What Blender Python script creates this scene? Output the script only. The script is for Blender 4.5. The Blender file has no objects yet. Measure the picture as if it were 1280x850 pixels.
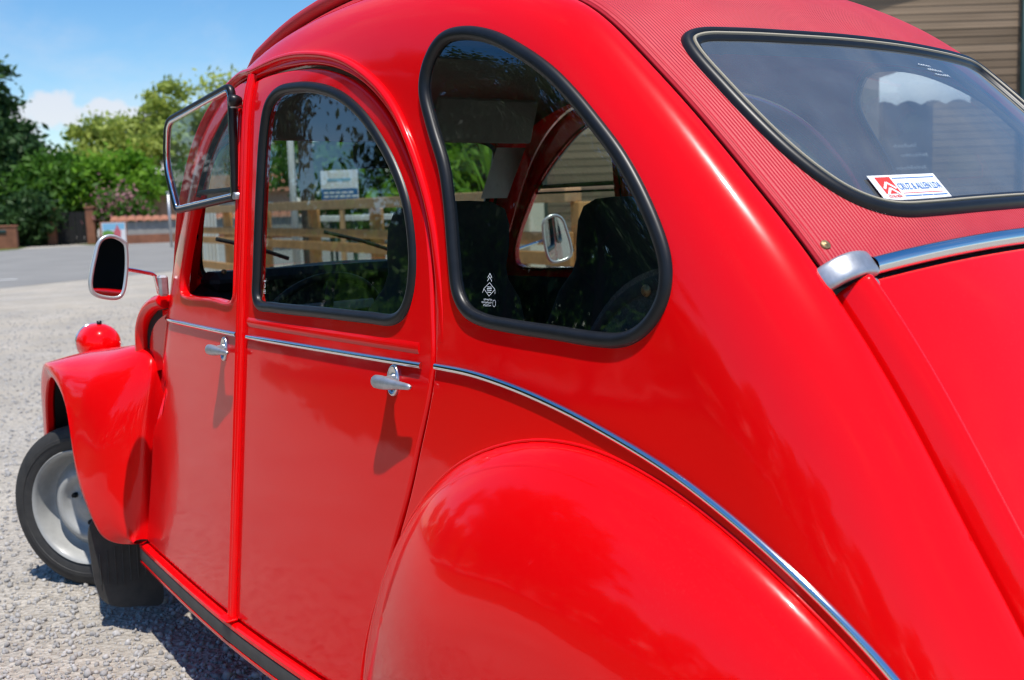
import bpy, math, random
import numpy as np
from mathutils import Vector, Matrix, Quaternion
from mathutils.geometry import delaunay_2d_cdt
random.seed(7); RNG = np.random.default_rng(7)
R = math.radians
scene = bpy.context.scene
COL = scene.collection

# ------------------------------------------------------------------ camera
cam_data = bpy.data.cameras.new('camera'); cam = bpy.data.objects.new('camera', cam_data); COL.objects.link(cam)
_M = np.array([[0.62177575, 0.78257212, -0.03123754], [0.07900537, -0.10235343, -0.99160573], [-0.77920027, 0.61408847, -0.12546828]])
CAM_POS = Vector((3.42535, -1.64634, 1.21715))
_r, _d, _f = (Vector(v) for v in _M)
mw = Matrix((( _r.x, -_d.x, -_f.x, CAM_POS.x), (_r.y, -_d.y, -_f.y, CAM_POS.y), (_r.z, -_d.z, -_f.z, CAM_POS.z), (0, 0, 0, 1)))
cam.matrix_world = mw
cam_data.sensor_width = 36.0; cam_data.lens = 36.0*1349.7/1280
cam_data.clip_start = .05; cam_data.clip_end = 20000
cam_data.dof.use_dof = True; cam_data.dof.focus_distance = 1.95; cam_data.dof.aperture_fstop = 6.0
scene.camera = cam

# ------------------------------------------------------------------ sun, sky, exposure
SUN_DIR = Vector((.28, -.15, .94)).normalized()          # towards the sun
sun_data = bpy.data.lights.new('sun', 'SUN'); sun = bpy.data.objects.new('sun', sun_data); COL.objects.link(sun)
sun_data.energy = 3.7; sun_data.angle = R(.53); sun_data.color = (1, .955, .89)
sun.rotation_euler = SUN_DIR.to_track_quat('Z', 'Y').to_euler(); sun.location = (0, 0, 30)
SUN_EL = math.asin(SUN_DIR.z); SUN_ROT = math.atan2(SUN_DIR.x, SUN_DIR.y)

world = bpy.data.worlds.new('World'); scene.world = world; world.use_nodes = True
wn, wl = world.node_tree.nodes, world.node_tree.links
wn.clear()
def N(nt, kind, **kw):
    n = nt.nodes.new(kind)
    for k, v in kw.items():
        if k.startswith('i_'):
            key = k[2:]; key = int(key) if key.isdigit() else key.replace('_', ' ')
            n.inputs[key].default_value = v
        else: setattr(n, k, v)
    return n
wt = world.node_tree
sky = N(wt, 'ShaderNodeTexSky', sky_type='NISHITA', sun_disc=False, sun_elevation=SUN_EL, sun_rotation=SUN_ROT, altitude=0, air_density=1.0, dust_density=.1, ozone_density=4.0)
tc = N(wt, 'ShaderNodeTexCoord')
sep = N(wt, 'ShaderNodeSeparateXYZ'); wl.new(tc.outputs['Generated'], sep.inputs[0])
# heaped clouds low over the horizon
sc1 = N(wt, 'ShaderNodeMapping'); sc1.inputs['Scale'].default_value = (3.1, 3.1, 5.2); sc1.inputs['Location'].default_value = (.35, .8, .1)
wl.new(tc.outputs['Generated'], sc1.inputs[0])
n1 = N(wt, 'ShaderNodeTexNoise', i_Scale=1.5, i_Detail=9.0, i_Roughness=.55); wl.new(sc1.outputs[0], n1.inputs['Vector'])
band = N(wt, 'ShaderNodeMapRange', interpolation_type='SMOOTHSTEP'); wl.new(sep.outputs['Z'], band.inputs[0])
for i, v in zip((1, 2, 3, 4), (.03, .24, .14, -.16)): band.inputs[i].default_value = v
ad = N(wt, 'ShaderNodeMath', operation='ADD'); wl.new(n1.outputs['Fac'], ad.inputs[0]); wl.new(band.outputs[0], ad.inputs[1])
th = N(wt, 'ShaderNodeMapRange', interpolation_type='SMOOTHSTEP'); wl.new(ad.outputs[0], th.inputs[0])
for i, v in zip((1, 2, 3, 4), (.585, .66, 0, .85)): th.inputs[i].default_value = v
# thin high cloud
sc2 = N(wt, 'ShaderNodeMapping'); sc2.inputs['Scale'].default_value = (1.6, 2.6, 3.4); sc2.inputs['Rotation'].default_value = (0, 0, .5)
wl.new(tc.outputs['Generated'], sc2.inputs[0])
n2 = N(wt, 'ShaderNodeTexNoise', i_Scale=1.3, i_Detail=7.0, i_Roughness=.6, i_Distortion=.5); wl.new(sc2.outputs[0], n2.inputs['Vector'])
th2 = N(wt, 'ShaderNodeMapRange', interpolation_type='SMOOTHSTEP'); wl.new(n2.outputs['Fac'], th2.inputs[0])
for i, v in zip((1, 2, 3, 4), (.47, .80, 0, .55)): th2.inputs[i].default_value = v
mxf = N(wt, 'ShaderNodeMath', operation='MAXIMUM'); wl.new(th.outputs[0], mxf.inputs[0]); wl.new(th2.outputs[0], mxf.inputs[1])
# one heaped cloud bank standing over the trees ahead of the car
def mth(op, a, b=None, c=None):
    n = N(wt, 'ShaderNodeMath', operation=op)
    for i, v in enumerate((a, b, c)):
        if v is None: continue
        if isinstance(v, (int, float)): n.inputs[i].default_value = v
        else: wl.new(v, n.inputs[i])
    return n.outputs[0]
dotS = N(wt, 'ShaderNodeVectorMath', operation='DOT_PRODUCT'); wl.new(tc.outputs['Generated'], dotS.inputs[0]); dotS.inputs[1].default_value = (.2863, .9581, 0)
dotH = N(wt, 'ShaderNodeVectorMath', operation='DOT_PRODUCT'); wl.new(tc.outputs['Generated'], dotH.inputs[0]); dotH.inputs[1].default_value = (-.9581, .2863, 0)
n3 = N(wt, 'ShaderNodeTexNoise', i_Scale=58.0, i_Detail=7.0, i_Roughness=.55); wl.new(tc.outputs['Generated'], n3.inputs['Vector'])
acc = None
for s0, z0, rs, rz in ((-.0105, .089, .031, .020), (.028, .088, .027, .014), (-.040, .088, .018, .011), (.060, .084, .03, .010)):
    q = mth('SUBTRACT', 1.0, mth('ADD', mth('POWER', mth('ABSOLUTE', mth('DIVIDE', mth('SUBTRACT', dotS.outputs['Value'], s0), rs)), 2.0), mth('POWER', mth('ABSOLUTE', mth('DIVIDE', mth('SUBTRACT', sep.outputs['Z'], z0), rz)), 2.0)))
    acc = q if acc is None else mth('MAXIMUM', acc, q)
acc = mth('MULTIPLY_ADD', n3.outputs['Fac'], 1.9, mth('ADD', acc, -.95))
cm = N(wt, 'ShaderNodeMapRange', interpolation_type='SMOOTHSTEP'); wl.new(acc, cm.inputs[0])
for i, v in zip((1, 2, 3, 4), (.05, .70, 0, .70)): cm.inputs[i].default_value = v
cmf = mth('MULTIPLY', cm.outputs[0], mth('GREATER_THAN', dotH.outputs['Value'], 0.0))
# pale haze low on the horizon
hz = N(wt, 'ShaderNodeMapRange', interpolation_type='SMOOTHSTEP'); wl.new(sep.outputs['Z'], hz.inputs[0])
for i, v in zip((1, 2, 3, 4), (.0, .10, .22, 0)): hz.inputs[i].default_value = v
allc = mth('MAXIMUM', mth('MAXIMUM', mxf.outputs[0], cmf), hz.outputs[0])
mix = N(wt, 'ShaderNodeMix', data_type='RGBA'); wl.new(allc, mix.inputs['Factor'])
hsv = N(wt, 'ShaderNodeHueSaturation', i_Saturation=1.28); wl.new(sky.outputs[0], hsv.inputs['Color']); wl.new(hsv.outputs[0], mix.inputs['A']); mix.inputs['B'].default_value = (6.0, 5.7, 5.9, 1)
bg = N(wt, 'ShaderNodeBackground', i_Strength=.108); wl.new(mix.outputs['Result'], bg.inputs[0])
wo = N(wt, 'ShaderNodeOutputWorld'); wl.new(bg.outputs[0], wo.inputs[0])

vs = scene.view_settings
vs.view_transform = 'Standard'; vs.look = 'None'; vs.exposure = 0.47; vs.gamma = 1.0; vs.use_curve_mapping = False
scene.cycles.pixel_filter_type = 'BLACKMAN_HARRIS'; scene.cycles.filter_width = 1.15
scene.cycles.max_bounces = 10; scene.cycles.transparent_max_bounces = 24; scene.cycles.glossy_bounces = 5
scene.cycles.caustics_reflective = False; scene.cycles.caustics_refractive = False
try:
    scene.cycles.use_denoising = True
    scene.cycles.denoiser = 'OPENIMAGEDENOISE'
    scene.cycles.sample_clamp_indirect = 8
except Exception: pass

# ------------------------------------------------------------------ materials
def mat(name, base=(.5, .5, .5), rough=.5, metal=0.0, coat=0.0, coat_rough=.03, spec=.5, noise=None, bump=None, spec_ior=None):
    """noise = (scale, strength[, second colour]) mottles the colour; bump = (scale, strength, distance)"""
    m = bpy.data.materials.new(name); m.use_nodes = True; nt = m.node_tree; b = nt.nodes['Principled BSDF']
    b.inputs['Base Color'].default_value = (*base, 1); b.inputs['Roughness'].default_value = rough; b.inputs['Metallic'].default_value = metal
    b.inputs['Coat Weight'].default_value = coat; b.inputs['Coat Roughness'].default_value = coat_rough
    b.inputs['Specular IOR Level'].default_value = spec
    t = nt.nodes.new('ShaderNodeTexCoord')
    if noise:
        n = N(nt, 'ShaderNodeTexNoise', i_Scale=noise[0], i_Detail=6.0, i_Roughness=.6); nt.links.new(t.outputs['Object'], n.inputs['Vector'])
        mr = N(nt, 'ShaderNodeMapRange'); nt.links.new(n.outputs['Fac'], mr.inputs[0])
        for i, v in zip((1, 2, 3, 4), (.3, .7, 0, 1)): mr.inputs[i].default_value = v
        mx = N(nt, 'ShaderNodeMix', data_type='RGBA'); nt.links.new(mr.outputs[0], mx.inputs['Factor'])
        second = noise[2] if len(noise) > 2 else tuple(c*(1-noise[1]) for c in base)
        mx.inputs['A'].default_value = (*base, 1); mx.inputs['B'].default_value = (*second, 1)
        nt.links.new(mx.outputs['Result'], b.inputs['Base Color'])
    if bump:
        n = N(nt, 'ShaderNodeTexNoise', i_Scale=bump[0], i_Detail=5.0); nt.links.new(t.outputs['Object'], n.inputs['Vector'])
        bp = N(nt, 'ShaderNodeBump', i_Strength=bump[1], i_Distance=bump[2]); nt.links.new(n.outputs['Fac'], bp.inputs['Height'])
        nt.links.new(bp.outputs[0], b.inputs['Normal'])
    return m

def glass_mat(name, tint=(.8, .84, .82), ior=1.62, rough=0.0, haze=0.0, hazecol=(.6, .65, .7)):
    """thin window pane: Fresnel mix of a mirror and a tinted clear sheet, with an optional haze mixed in as colour"""
    m = bpy.data.materials.new(name); m.use_nodes = True; nt = m.node_tree; nt.nodes.clear()
    out = nt.nodes.new('ShaderNodeOutputMaterial')
    lw = N(nt, 'ShaderNodeLayerWeight', i_Blend=.5); pw = N(nt, 'ShaderNodeMath', operation='POWER'); pw.inputs[1].default_value = 5.0; nt.links.new(lw.outputs['Facing'], pw.inputs[0])
    f0 = ((ior-1)/(ior+1))**2*2.5; fr = N(nt, 'ShaderNodeMath', operation='MULTIPLY_ADD'); nt.links.new(pw.outputs[0], fr.inputs[0]); fr.inputs[1].default_value = 1-f0; fr.inputs[2].default_value = f0
    gl = N(nt, 'ShaderNodeBsdfGlossy', i_Roughness=rough); tr = N(nt, 'ShaderNodeBsdfTransparent')
    tr.inputs[0].default_value = (*tint, 1)
    mx = nt.nodes.new('ShaderNodeMixShader'); nt.links.new(fr.outputs[0], mx.inputs[0])
    src = tr.outputs[0]
    if haze:
        df = nt.nodes.new('ShaderNodeBsdfDiffuse'); df.inputs[0].default_value = (*hazecol, 1)
        t = nt.nodes.new('ShaderNodeTexCoord'); n = N(nt, 'ShaderNodeTexNoise', i_Scale=14.0, i_Detail=6.0); nt.links.new(t.outputs['Object'], n.inputs['Vector'])
        mr = N(nt, 'ShaderNodeMapRange'); nt.links.new(n.outputs['Fac'], mr.inputs[0])
        for i, v in zip((1, 2, 3, 4), (.3, .75, haze*.85, haze*1.15)): mr.inputs[i].default_value = v
        m2 = nt.nodes.new('ShaderNodeMixShader'); nt.links.new(mr.outputs[0], m2.inputs[0]); nt.links.new(tr.outputs[0], m2.inputs[1]); nt.links.new(df.outputs[0], m2.inputs[2])
        src = m2.outputs[0]
    nt.links.new(src, mx.inputs[1]); nt.links.new(gl.outputs[0], mx.inputs[2]); nt.links.new(mx.outputs[0], out.inputs[0])
    return m

M = {}
def red_paint():
    m = mat('red_paint', (.84, .0016, .0035), rough=.22, coat=.55, coat_rough=.008, spec=.08)
    nt = m.node_tree; b = nt.nodes['Principled BSDF']; t = nt.nodes.new('ShaderNodeTexCoord')
    # slight orange peel in the lacquer and waviness of the pressed sheet
    n = N(nt, 'ShaderNodeTexNoise', i_Scale=9.0, i_Detail=2.0); nt.links.new(t.outputs['Object'], n.inputs['Vector'])
    n2 = N(nt, 'ShaderNodeTexNoise', i_Scale=420.0, i_Detail=2.0); nt.links.new(t.outputs['Object'], n2.inputs['Vector'])
    bp = N(nt, 'ShaderNodeBump', i_Strength=.055, i_Distance=.012); nt.links.new(n.outputs['Fac'], bp.inputs['Height'])
    bp2 = N(nt, 'ShaderNodeBump', i_Strength=.05, i_Distance=.0004); nt.links.new(n2.outputs['Fac'], bp2.inputs['Height']); nt.links.new(bp.outputs[0], bp2.inputs['Normal'])
    nt.links.new(bp2.outputs[0], b.inputs['Coat Normal'])
    # dust film: lifts the roughness a little in patches
    n3 = N(nt, 'ShaderNodeTexNoise', i_Scale=3.0, i_Detail=7.0); nt.links.new(t.outputs['Object'], n3.inputs['Vector'])
    mr = N(nt, 'ShaderNodeMapRange'); nt.links.new(n3.outputs['Fac'], mr.inputs[0])
    for i, v in zip((1, 2, 3, 4), (.35, .75, .003, .022)): mr.inputs[i].default_value = v
    nt.links.new(mr.outputs[0], b.inputs['Coat Roughness'])
    # thin road dust: fine specks over soft patches
    n4 = N(nt, 'ShaderNodeTexNoise', i_Scale=260.0, i_Detail=3.0); nt.links.new(t.outputs['Object'], n4.inputs['Vector'])
    m4 = N(nt, 'ShaderNodeMapRange'); nt.links.new(n4.outputs['Fac'], m4.inputs[0])
    for i, v in zip((1, 2, 3, 4), (.56, .74, .0, 1)): m4.inputs[i].default_value = v
    m5 = N(nt, 'ShaderNodeMath', operation='MULTIPLY'); nt.links.new(m4.outputs[0], m5.inputs[0]); m6 = N(nt, 'ShaderNodeMapRange'); nt.links.new(n3.outputs['Fac'], m6.inputs[0])
    for i, v in zip((1, 2, 3, 4), (.38, .72, .0, .030)): m6.inputs[i].default_value = v
    nt.links.new(m6.outputs[0], m5.inputs[1])
    mx = N(nt, 'ShaderNodeMix', data_type='RGBA'); mx.inputs['A'].default_value = (.84, .0016, .0035, 1); mx.inputs['B'].default_value = (.42, .33, .26, 1)
    nt.links.new(m5.outputs[0], mx.inputs['Factor']); nt.links.new(mx.outputs['Result'], b.inputs['Base Color'])
    return m
M['red'] = red_paint()
M['rubber'] = mat('black_rubber', (.012, .012, .013), rough=.38, spec=.4, noise=(40, .4))
M['tyre'] = mat('tyre_rubber', (.022, .022, .023), rough=.7, noise=(25, .35, (.045, .043, .04)))
M['flap'] = mat('mud_flap_rubber', (.042, .042, .042), rough=.6, noise=(18, .5, (.075, .072, .066)), bump=(60, .3, .002))
M['chrome'] = mat('chrome', (.78, .79, .80), rough=.12, metal=1)
M['alu'] = mat('polished_aluminium', (.72, .73, .75), rough=.28, metal=1, noise=(60, .1))
M['cast'] = mat('cast_alloy', (.60, .61, .63), rough=.42, metal=.75, noise=(45, .35), bump=(160, .15, .001))
M['dark'] = mat('dark_void', (.006, .006, .006), rough=.8)
M['trim_black'] = mat('black_vinyl', (.024, .024, .025), rough=.5, spec=.35, bump=(300, .15, .001))
M['seat'] = mat('black_seat_cloth', (.034, .032, .031), rough=.85, bump=(400, .3, .001))
M['liner'] = mat('grey_headliner', (.17, .16, .145), rough=.9, bump=(500, .2, .001), noise=(6, .2))
M['visor'] = mat('grey_visor_vinyl', (.20, .19, .175), rough=.6)
M['rim'] = mat('grey_wheel_paint', (.42, .42, .40), rough=.4, coat=.3, noise=(14, .25))
M['grey'] = mat('light_grey_plastic', (.45, .45, .45), rough=.5)
M['white'] = mat('white_card', (.82, .82, .82), rough=.45)
M['sred'] = mat('sticker_red', (.75, .05, .035), rough=.45)
M['sblue'] = mat('sticker_blue', (.03, .17, .50), rough=.45)
M['etch'] = mat('etched_white', (.75, .78, .78), rough=.6)
M['bead'] = mat('beige_seal_insert', (.36, .32, .235), rough=.5)
M['brass'] = mat('weathered_brass', (.42, .33, .17), rough=.45, metal=.6, noise=(220, .6, (.25, .12, .05)))
M['glass_side'] = glass_mat('side_glass', (.80, .84, .83), 1.78)
M['glass_clear'] = glass_mat('clear_glass', (.80, .90, .86), 1.6, haze=.05)
M['glass_rear'] = glass_mat('rear_glass', (.72, .80, .84), 1.85, haze=.17, hazecol=(.50, .57, .62))  # bluish haze colour stands in for sky reflected in the pane
M['mirror'] = mat('mirror_glass', (.75, .78, .78), rough=.0, metal=1)
# ------------------------------------------------------------------ shape of the car body (metres; x to the rear, w outward, z up)
class Spline:
    """natural cubic spline through points"""
    def __init__(s, t, y):
        s.t = np.array(t, float); s.y = np.array(y, float); n = len(s.t); h = np.diff(s.t)
        A = np.zeros((n, n)); r = np.zeros((n,) + s.y.shape[1:])
        A[0, 0] = A[-1, -1] = 1
        for i in range(1, n - 1):
            A[i, i-1] = h[i-1]; A[i, i] = 2*(h[i-1]+h[i]); A[i, i+1] = h[i]
            r[i] = 6*((s.y[i+1]-s.y[i])/h[i]-(s.y[i]-s.y[i-1])/h[i-1])
        s.m = np.linalg.solve(A, r)
    def __call__(s, x):
        x = np.asarray(x, float); i = np.clip(np.searchsorted(s.t, x)-1, 0, len(s.t)-2)
        h = s.t[i+1]-s.t[i]; a = (s.t[i+1]-x)/h; b = (x-s.t[i])/h
        if s.y.ndim > 1: h = h[..., None]; a = a[..., None]; b = b[..., None]
        return a*s.y[i]+b*s.y[i+1]+((a**3-a)*s.m[i]+(b**3-b)*s.m[i+1])*h*h/6

A_w = Spline([-.7, 0, .52, .8, 1.16, 1.5, 1.9, 2.2, 2.5, 2.8, 3.1], [.45, .525, .582, .607, .632, .638, .635, .630, .617, .586, .50])
def w0(x, z): return A_w(x)+(0.945-z)*0.098
W_E, L_E = .50, .18
E_pts = np.array([(.44, .80), (.487, .96), (.545, 1.11), (.605, 1.245), (.665, 1.36), (.735, 1.44), (.83, 1.495), (.947, 1.530), (1.125, 1.577), (1.319, 1.608), (1.456, 1.619), (1.62, 1.622),
    (1.80, 1.611), (1.97, 1.583), (2.09, 1.550), (2.183, 1.512), (2.291, 1.430), (2.397, 1.334), (2.494, 1.238), (2.57, 1.159), (2.625, 1.095), (2.687, 1.015), (2.752, .918), (2.813, .820),
    (2.871, .728), (2.925, .63), (2.97, .52), (2.995, .40), (3.0, .30)])
_c = np.r_[0, np.cumsum(np.hypot(*np.diff(E_pts, axis=0).T))]
E_s = Spline(_c, E_pts)
E_T = np.linspace(0, _c[-1], 700); E_P = E_s(E_T)
_g = np.gradient(E_P, E_T, axis=0)
for _ in range(12): _g[1:-1] = (_g[:-2]+2*_g[1:-1]+_g[2:])/4
E_N = np.stack([-_g[:, 1], _g[:, 0]], 1); E_N /= np.linalg.norm(E_N, axis=1)[:, None]      # outward (up / rearward)
def t_at_x(x): return float(np.interp(x, E_P[:, 0], E_T))
def E_at(t): return np.stack([np.interp(t, E_T, E_P[:, 0]), np.interp(t, E_T, E_P[:, 1])], -1)
def EN_at(t):
    n = np.stack([np.interp(t, E_T, E_N[:, 0]), np.interp(t, E_T, E_N[:, 1])], -1)
    return n/np.linalg.norm(n, axis=-1, keepdims=True)

_P_EX = 2.2
_tau = 1-np.linspace(0, 1, 4001)**3          # 1 at the edge; dense near the edge
_drop = 1-np.clip(1-_tau**_P_EX, 0, 1)**(1/_P_EX)
_tau, _drop = _tau[::-1], _drop[::-1]        # tau 0..1
_sl = np.r_[0, np.cumsum(np.hypot(np.diff(_tau)*L_E, np.diff(_drop)*.065))]
ARC = _sl[-1]; EXT = ARC-L_E

def nearest_E(u, v):
    q = np.stack([u, v], 1); n = len(q); e = np.empty(n); foot = np.empty((n, 2)); nn = np.empty((n, 2))
    a, b = E_P[:-1], E_P[1:]; ab = b-a; l2 = (ab**2).sum(1)
    for i in range(0, n, 2000):
        Q = q[i:i+2000, None, :]
        f = np.clip(((Q-a)*ab).sum(2)/l2, 0, 1)
        P = a+ab*f[..., None]; d2 = ((Q-P)**2).sum(2); j = d2.argmin(1); r = np.arange(len(j))
        fo = P[r, j]; fj = f[r, j][:, None]
        m = E_N[j]*(1-fj)+E_N[j+1]*fj; m /= np.linalg.norm(m, axis=1)[:, None]
        sg = np.where(((q[i:i+2000]-fo)*m).sum(1) > 0, -1, 1)
        e[i:i+2000] = sg*np.sqrt(d2[r, j]); foot[i:i+2000] = fo; nn[i:i+2000] = m
    return e, foot, nn

def F_body(u, v):
    """unrolled side-view position -> (x, w, z); rolls over towards the roof channel and the boot"""
    u = np.asarray(u, float); v = np.asarray(v, float)
    e, foot, n = nearest_E(u, v)
    s = e+EXT                                  # 0 at the edge
    sl = np.clip(ARC-s, 0, ARC)                # arc length from where the roll starts
    tau = np.interp(sl, _sl, _tau); dr = np.interp(sl, _sl, _drop)
    roll = s < ARC
    d = L_E*(1-tau)
    x = np.where(roll, foot[:, 0]-n[:, 0]*d, u); z = np.where(roll, foot[:, 1]-n[:, 1]*d, v)
    D = w0(foot[:, 0], foot[:, 1])-W_E
    w = w0(x, z)-np.where(roll, D*dr, 0)
    return np.stack([x, w, z], 1)

# fabric roof and rear face: t runs along the edge curve, y across the car
def crown(t):
    x = E_at(t)[..., 0]
    return np.interp(x, [.8, 1.2, 1.8, 2.2, 2.5, 2.65, 2.95], [.045, .065, .062, .055, .055, .055, .05])
def F_fab(t, y, lift=.006):
    t = np.asarray(t, float); y = np.asarray(y, float)
    q = np.clip(np.abs(y)/W_E, 0, 1.0)
    h = crown(t)*(1-q**np.interp(E_at(t)[..., 0], [1.5, 2.1], [5.0, 2.2]))+lift
    edge = np.clip((q-.965)/.035, 0, 1); h = h-.012*edge**2
    p = E_at(t)+EN_at(t)*h[..., None]
    return np.stack([p[..., 0], -y, p[..., 1]], 1)        # w = -y (left positive outward)
# ------------------------------------------------------------------ object helpers
def link(name, me, material=None, parent=None):
    o = bpy.data.objects.new(name, me); COL.objects.link(o)
    if material is not None and me is not None: me.materials.append(material)
    if parent is not None: o.parent = parent
    return o
def empty(name, loc=(0, 0, 0), rz=0, parent=None):
    o = bpy.data.objects.new(name, None); COL.objects.link(o); o.location = loc; o.rotation_euler = (0, 0, rz); o.empty_display_size = .1
    if parent is not None: o.parent = parent
    return o
def tag(o, label=None, cat=None, group=None, kind=None):
    if label: o['label'] = label
    if cat: o['category'] = cat
    if group: o['group'] = group
    if kind: o['kind'] = kind
    return o
def copy_tree(o, parent=None):
    c = o.copy(); COL.objects.link(c)
    if parent is not None: c.parent = parent
    for ch in list(o.children): copy_tree(ch, c)
    return c

class MB:
    """collects pieces and links them as one mesh object"""
    def __init__(s): s.v = []; s.f = []; s.s = []
    def add(s, verts, faces, smooth=True):
        o = len(s.v); s.v += [tuple(float(c) for c in p) for p in verts]
        s.f += [tuple(int(i)+o for i in f) for f in faces]; s.s += [smooth]*len(faces); return s
    def grid(s, P, closed_u=False, closed_v=False, smooth=True, flip=False):
        P = np.asarray(P, float); nu, nv = P.shape[:2]; F = []
        for i in range(nu if closed_u else nu-1):
            for j in range(nv if closed_v else nv-1):
                a, b, c, d = i*nv+j, ((i+1) % nu)*nv+j, ((i+1) % nu)*nv+(j+1) % nv, i*nv+(j+1) % nv
                F.append((a, d, c, b) if flip else (a, b, c, d))
        return s.add(P.reshape(-1, 3), F, smooth)
    def box(s, c, size, rot=None, bevel=0):
        hx, hy, hz = (k/2 for k in size); b = min(bevel, hx*.9, hy*.9, hz*.9)
        if b <= 0:
            V = [(x, y, z) for x in (-hx, hx) for y in (-hy, hy) for z in (-hz, hz)]
            F = [(0, 1, 3, 2), (4, 6, 7, 5), (0, 4, 5, 1), (2, 3, 7, 6), (0, 2, 6, 4), (1, 5, 7, 3)]
        else:
            V = []; idx = {}
            for sx in (-1, 1):
                for sy in (-1, 1):
                    for sz in (-1, 1):
                        for k in range(3):
                            p = [sx*(hx-b), sy*(hy-b), sz*(hz-b)]; p[k] = (sx*hx, sy*hy, sz*hz)[k]
                            idx[sx, sy, sz, k] = len(V); V.append(tuple(p))
            F = []
            for k in range(3):
                a, bb = [q for q in range(3) if q != k]
                for sg in (-1, 1):
                    q = []
                    for (p1, p2) in ((-1, -1), (1, -1), (1, 1), (-1, 1)):
                        t = [0, 0, 0]; t[k] = sg; t[a] = p1; t[bb] = p2; q.append(idx[t[0], t[1], t[2], k])
                    F.append(tuple(q))
                for p1 in (-1, 1):
                    for p2 in (-1, 1):
                        e = []
                        for sk in (-1, 1):
                            t = [0, 0, 0]; t[k] = sk; t[a] = p1; t[bb] = p2
                            e.append((idx[t[0], t[1], t[2], a], idx[t[0], t[1], t[2], bb]))
                        F.append((e[0][0], e[1][0], e[1][1], e[0][1]))
            for sx in (-1, 1):
                for sy in (-1, 1):
                    for sz in (-1, 1): F.append(tuple(idx[sx, sy, sz, k] for k in range(3)))
        Rm = rot if rot is not None else Matrix.Identity(3)
        cc = Vector(c); s.add([cc+Rm @ Vector(p) for p in V], F, False); return s
    def tube(s, path, r, seg=10, closed=False, caps=True, ell=1.0, up=None):
        P = [Vector(p) for p in path]; n = len(P); rr = r if hasattr(r, '__len__') else [r]*n
        ring = []; prev = None
        for i in range(n):
            a = P[(i-1) % n] if (closed or i > 0) else P[i]; b = P[(i+1) % n] if (closed or i < n-1) else P[i]
            t = (b-a).normalized()
            if up is not None: x = Vector(up)-t*t.dot(Vector(up))
            elif prev is None: x = t.orthogonal()
            else: x = prev-t*prev.dot(t)
            x.normalize(); prev = x; y = t.cross(x)
            ring.append([P[i]+x*(rr[i]*ell*math.cos(k*2*math.pi/seg))+y*(rr[i]*math.sin(k*2*math.pi/seg)) for k in range(seg)])
        o = len(s.v); s.grid(np.array([[tuple(q) for q in rg] for rg in ring]), closed_u=closed, closed_v=True)
        if caps and not closed:
            s.f.append(tuple(o+k for k in range(seg))[::-1]); s.s.append(False)
            s.f.append(tuple(o+(n-1)*seg+k for k in range(seg))); s.s.append(False)
        return s
    def lathe(s, prof, c=(0, 0, 0), axis='Z', seg=32, rot=None, smooth=True):
        """prof: list of (radius, height)"""
        G = []
        for k in range(seg):
            a = 2*math.pi*k/seg; row = []
            for r, h in prof:
                p = {'Z': (r*math.cos(a), r*math.sin(a), h), 'Y': (r*math.cos(a), h, r*math.sin(a)), 'X': (h, r*math.cos(a), r*math.sin(a))}[axis]
                p = Vector(p)
                if rot is not None: p = rot @ p
                row.append(tuple(p+Vector(c)))
            G.append(row)
        return s.grid(G, closed_u=True, smooth=smooth)
    def mesh(s, name):
        me = bpy.data.meshes.new(name); me.from_pydata(s.v, [], s.f); me.polygons.foreach_set('use_smooth', s.s); me.update()
        return me
    def build(s, name, material, parent=None, sharp=None):
        me = s.mesh(name); fix_normals(me)
        if sharp: me.set_sharp_from_angle(angle=R(sharp))
        return link(name, me, material, parent)
def fix_normals(me):
    import bmesh
    b = bmesh.new(); b.from_mesh(me); bmesh.ops.recalc_face_normals(b, faces=b.faces); b.to_mesh(me); b.free()

# ------------------------------------------------------------------ 2-D outlines
def resample(P, step, closed=False):
    P = np.asarray(P, float)
    if closed: P = np.vstack([P, P[:1]])
    d = np.r_[0, np.cumsum(np.hypot(*np.diff(P, axis=0).T))]; n = max(2, int(round(d[-1]/step)))
    t = np.linspace(0, d[-1], n+1)
    if closed: t = t[:-1]
    return np.stack([np.interp(t, d, P[:, k]) for k in range(P.shape[1])], 1)
def smooth_curve(P, closed=False, step=.008, it=0):
    """centripetal Catmull-Rom through the points, evenly resampled"""
    P = np.asarray(P, float); n = len(P)
    if closed: Q = np.vstack([P[-1:], P, P[:2]])
    else: Q = np.vstack([2*P[0]-P[1], P, 2*P[-1]-P[-2]])
    out = []
    for i in range(n if closed else n-1):
        p0, p1, p2, p3 = Q[i:i+4]
        t0 = 0; t1 = t0+np.linalg.norm(p1-p0)**.5; t2 = t1+np.linalg.norm(p2-p1)**.5; t3 = t2+np.linalg.norm(p3-p2)**.5
        t = np.linspace(t1, t2, 24, endpoint=False)[:, None]
        A1 = (t1-t)/(t1-t0)*p0+(t-t0)/(t1-t0)*p1; A2 = (t2-t)/(t2-t1)*p1+(t-t1)/(t2-t1)*p2; A3 = (t3-t)/(t3-t2)*p2+(t-t2)/(t3-t2)*p3
        B1 = (t2-t)/(t2-t0)*A1+(t-t0)/(t2-t0)*A2; B2 = (t3-t)/(t3-t1)*A2+(t-t1)/(t3-t1)*A3
        out.append((t2-t)/(t2-t1)*B1+(t-t1)/(t2-t1)*B2)
    P = np.vstack(out+([] if closed else [P[-1:]]))
    P = resample(P, step, closed)
    for _ in range(it):
        if closed: P = (np.roll(P, 1, 0)+2*P+np.roll(P, -1, 0))/4
        else: P[1:-1] = (P[:-2]+2*P[1:-1]+P[2:])/4
    return P
def area2(P): return .5*float((P[:, 0]*np.roll(P[:, 1], -1)-np.roll(P[:, 0], -1)*P[:, 1]).sum())
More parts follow.
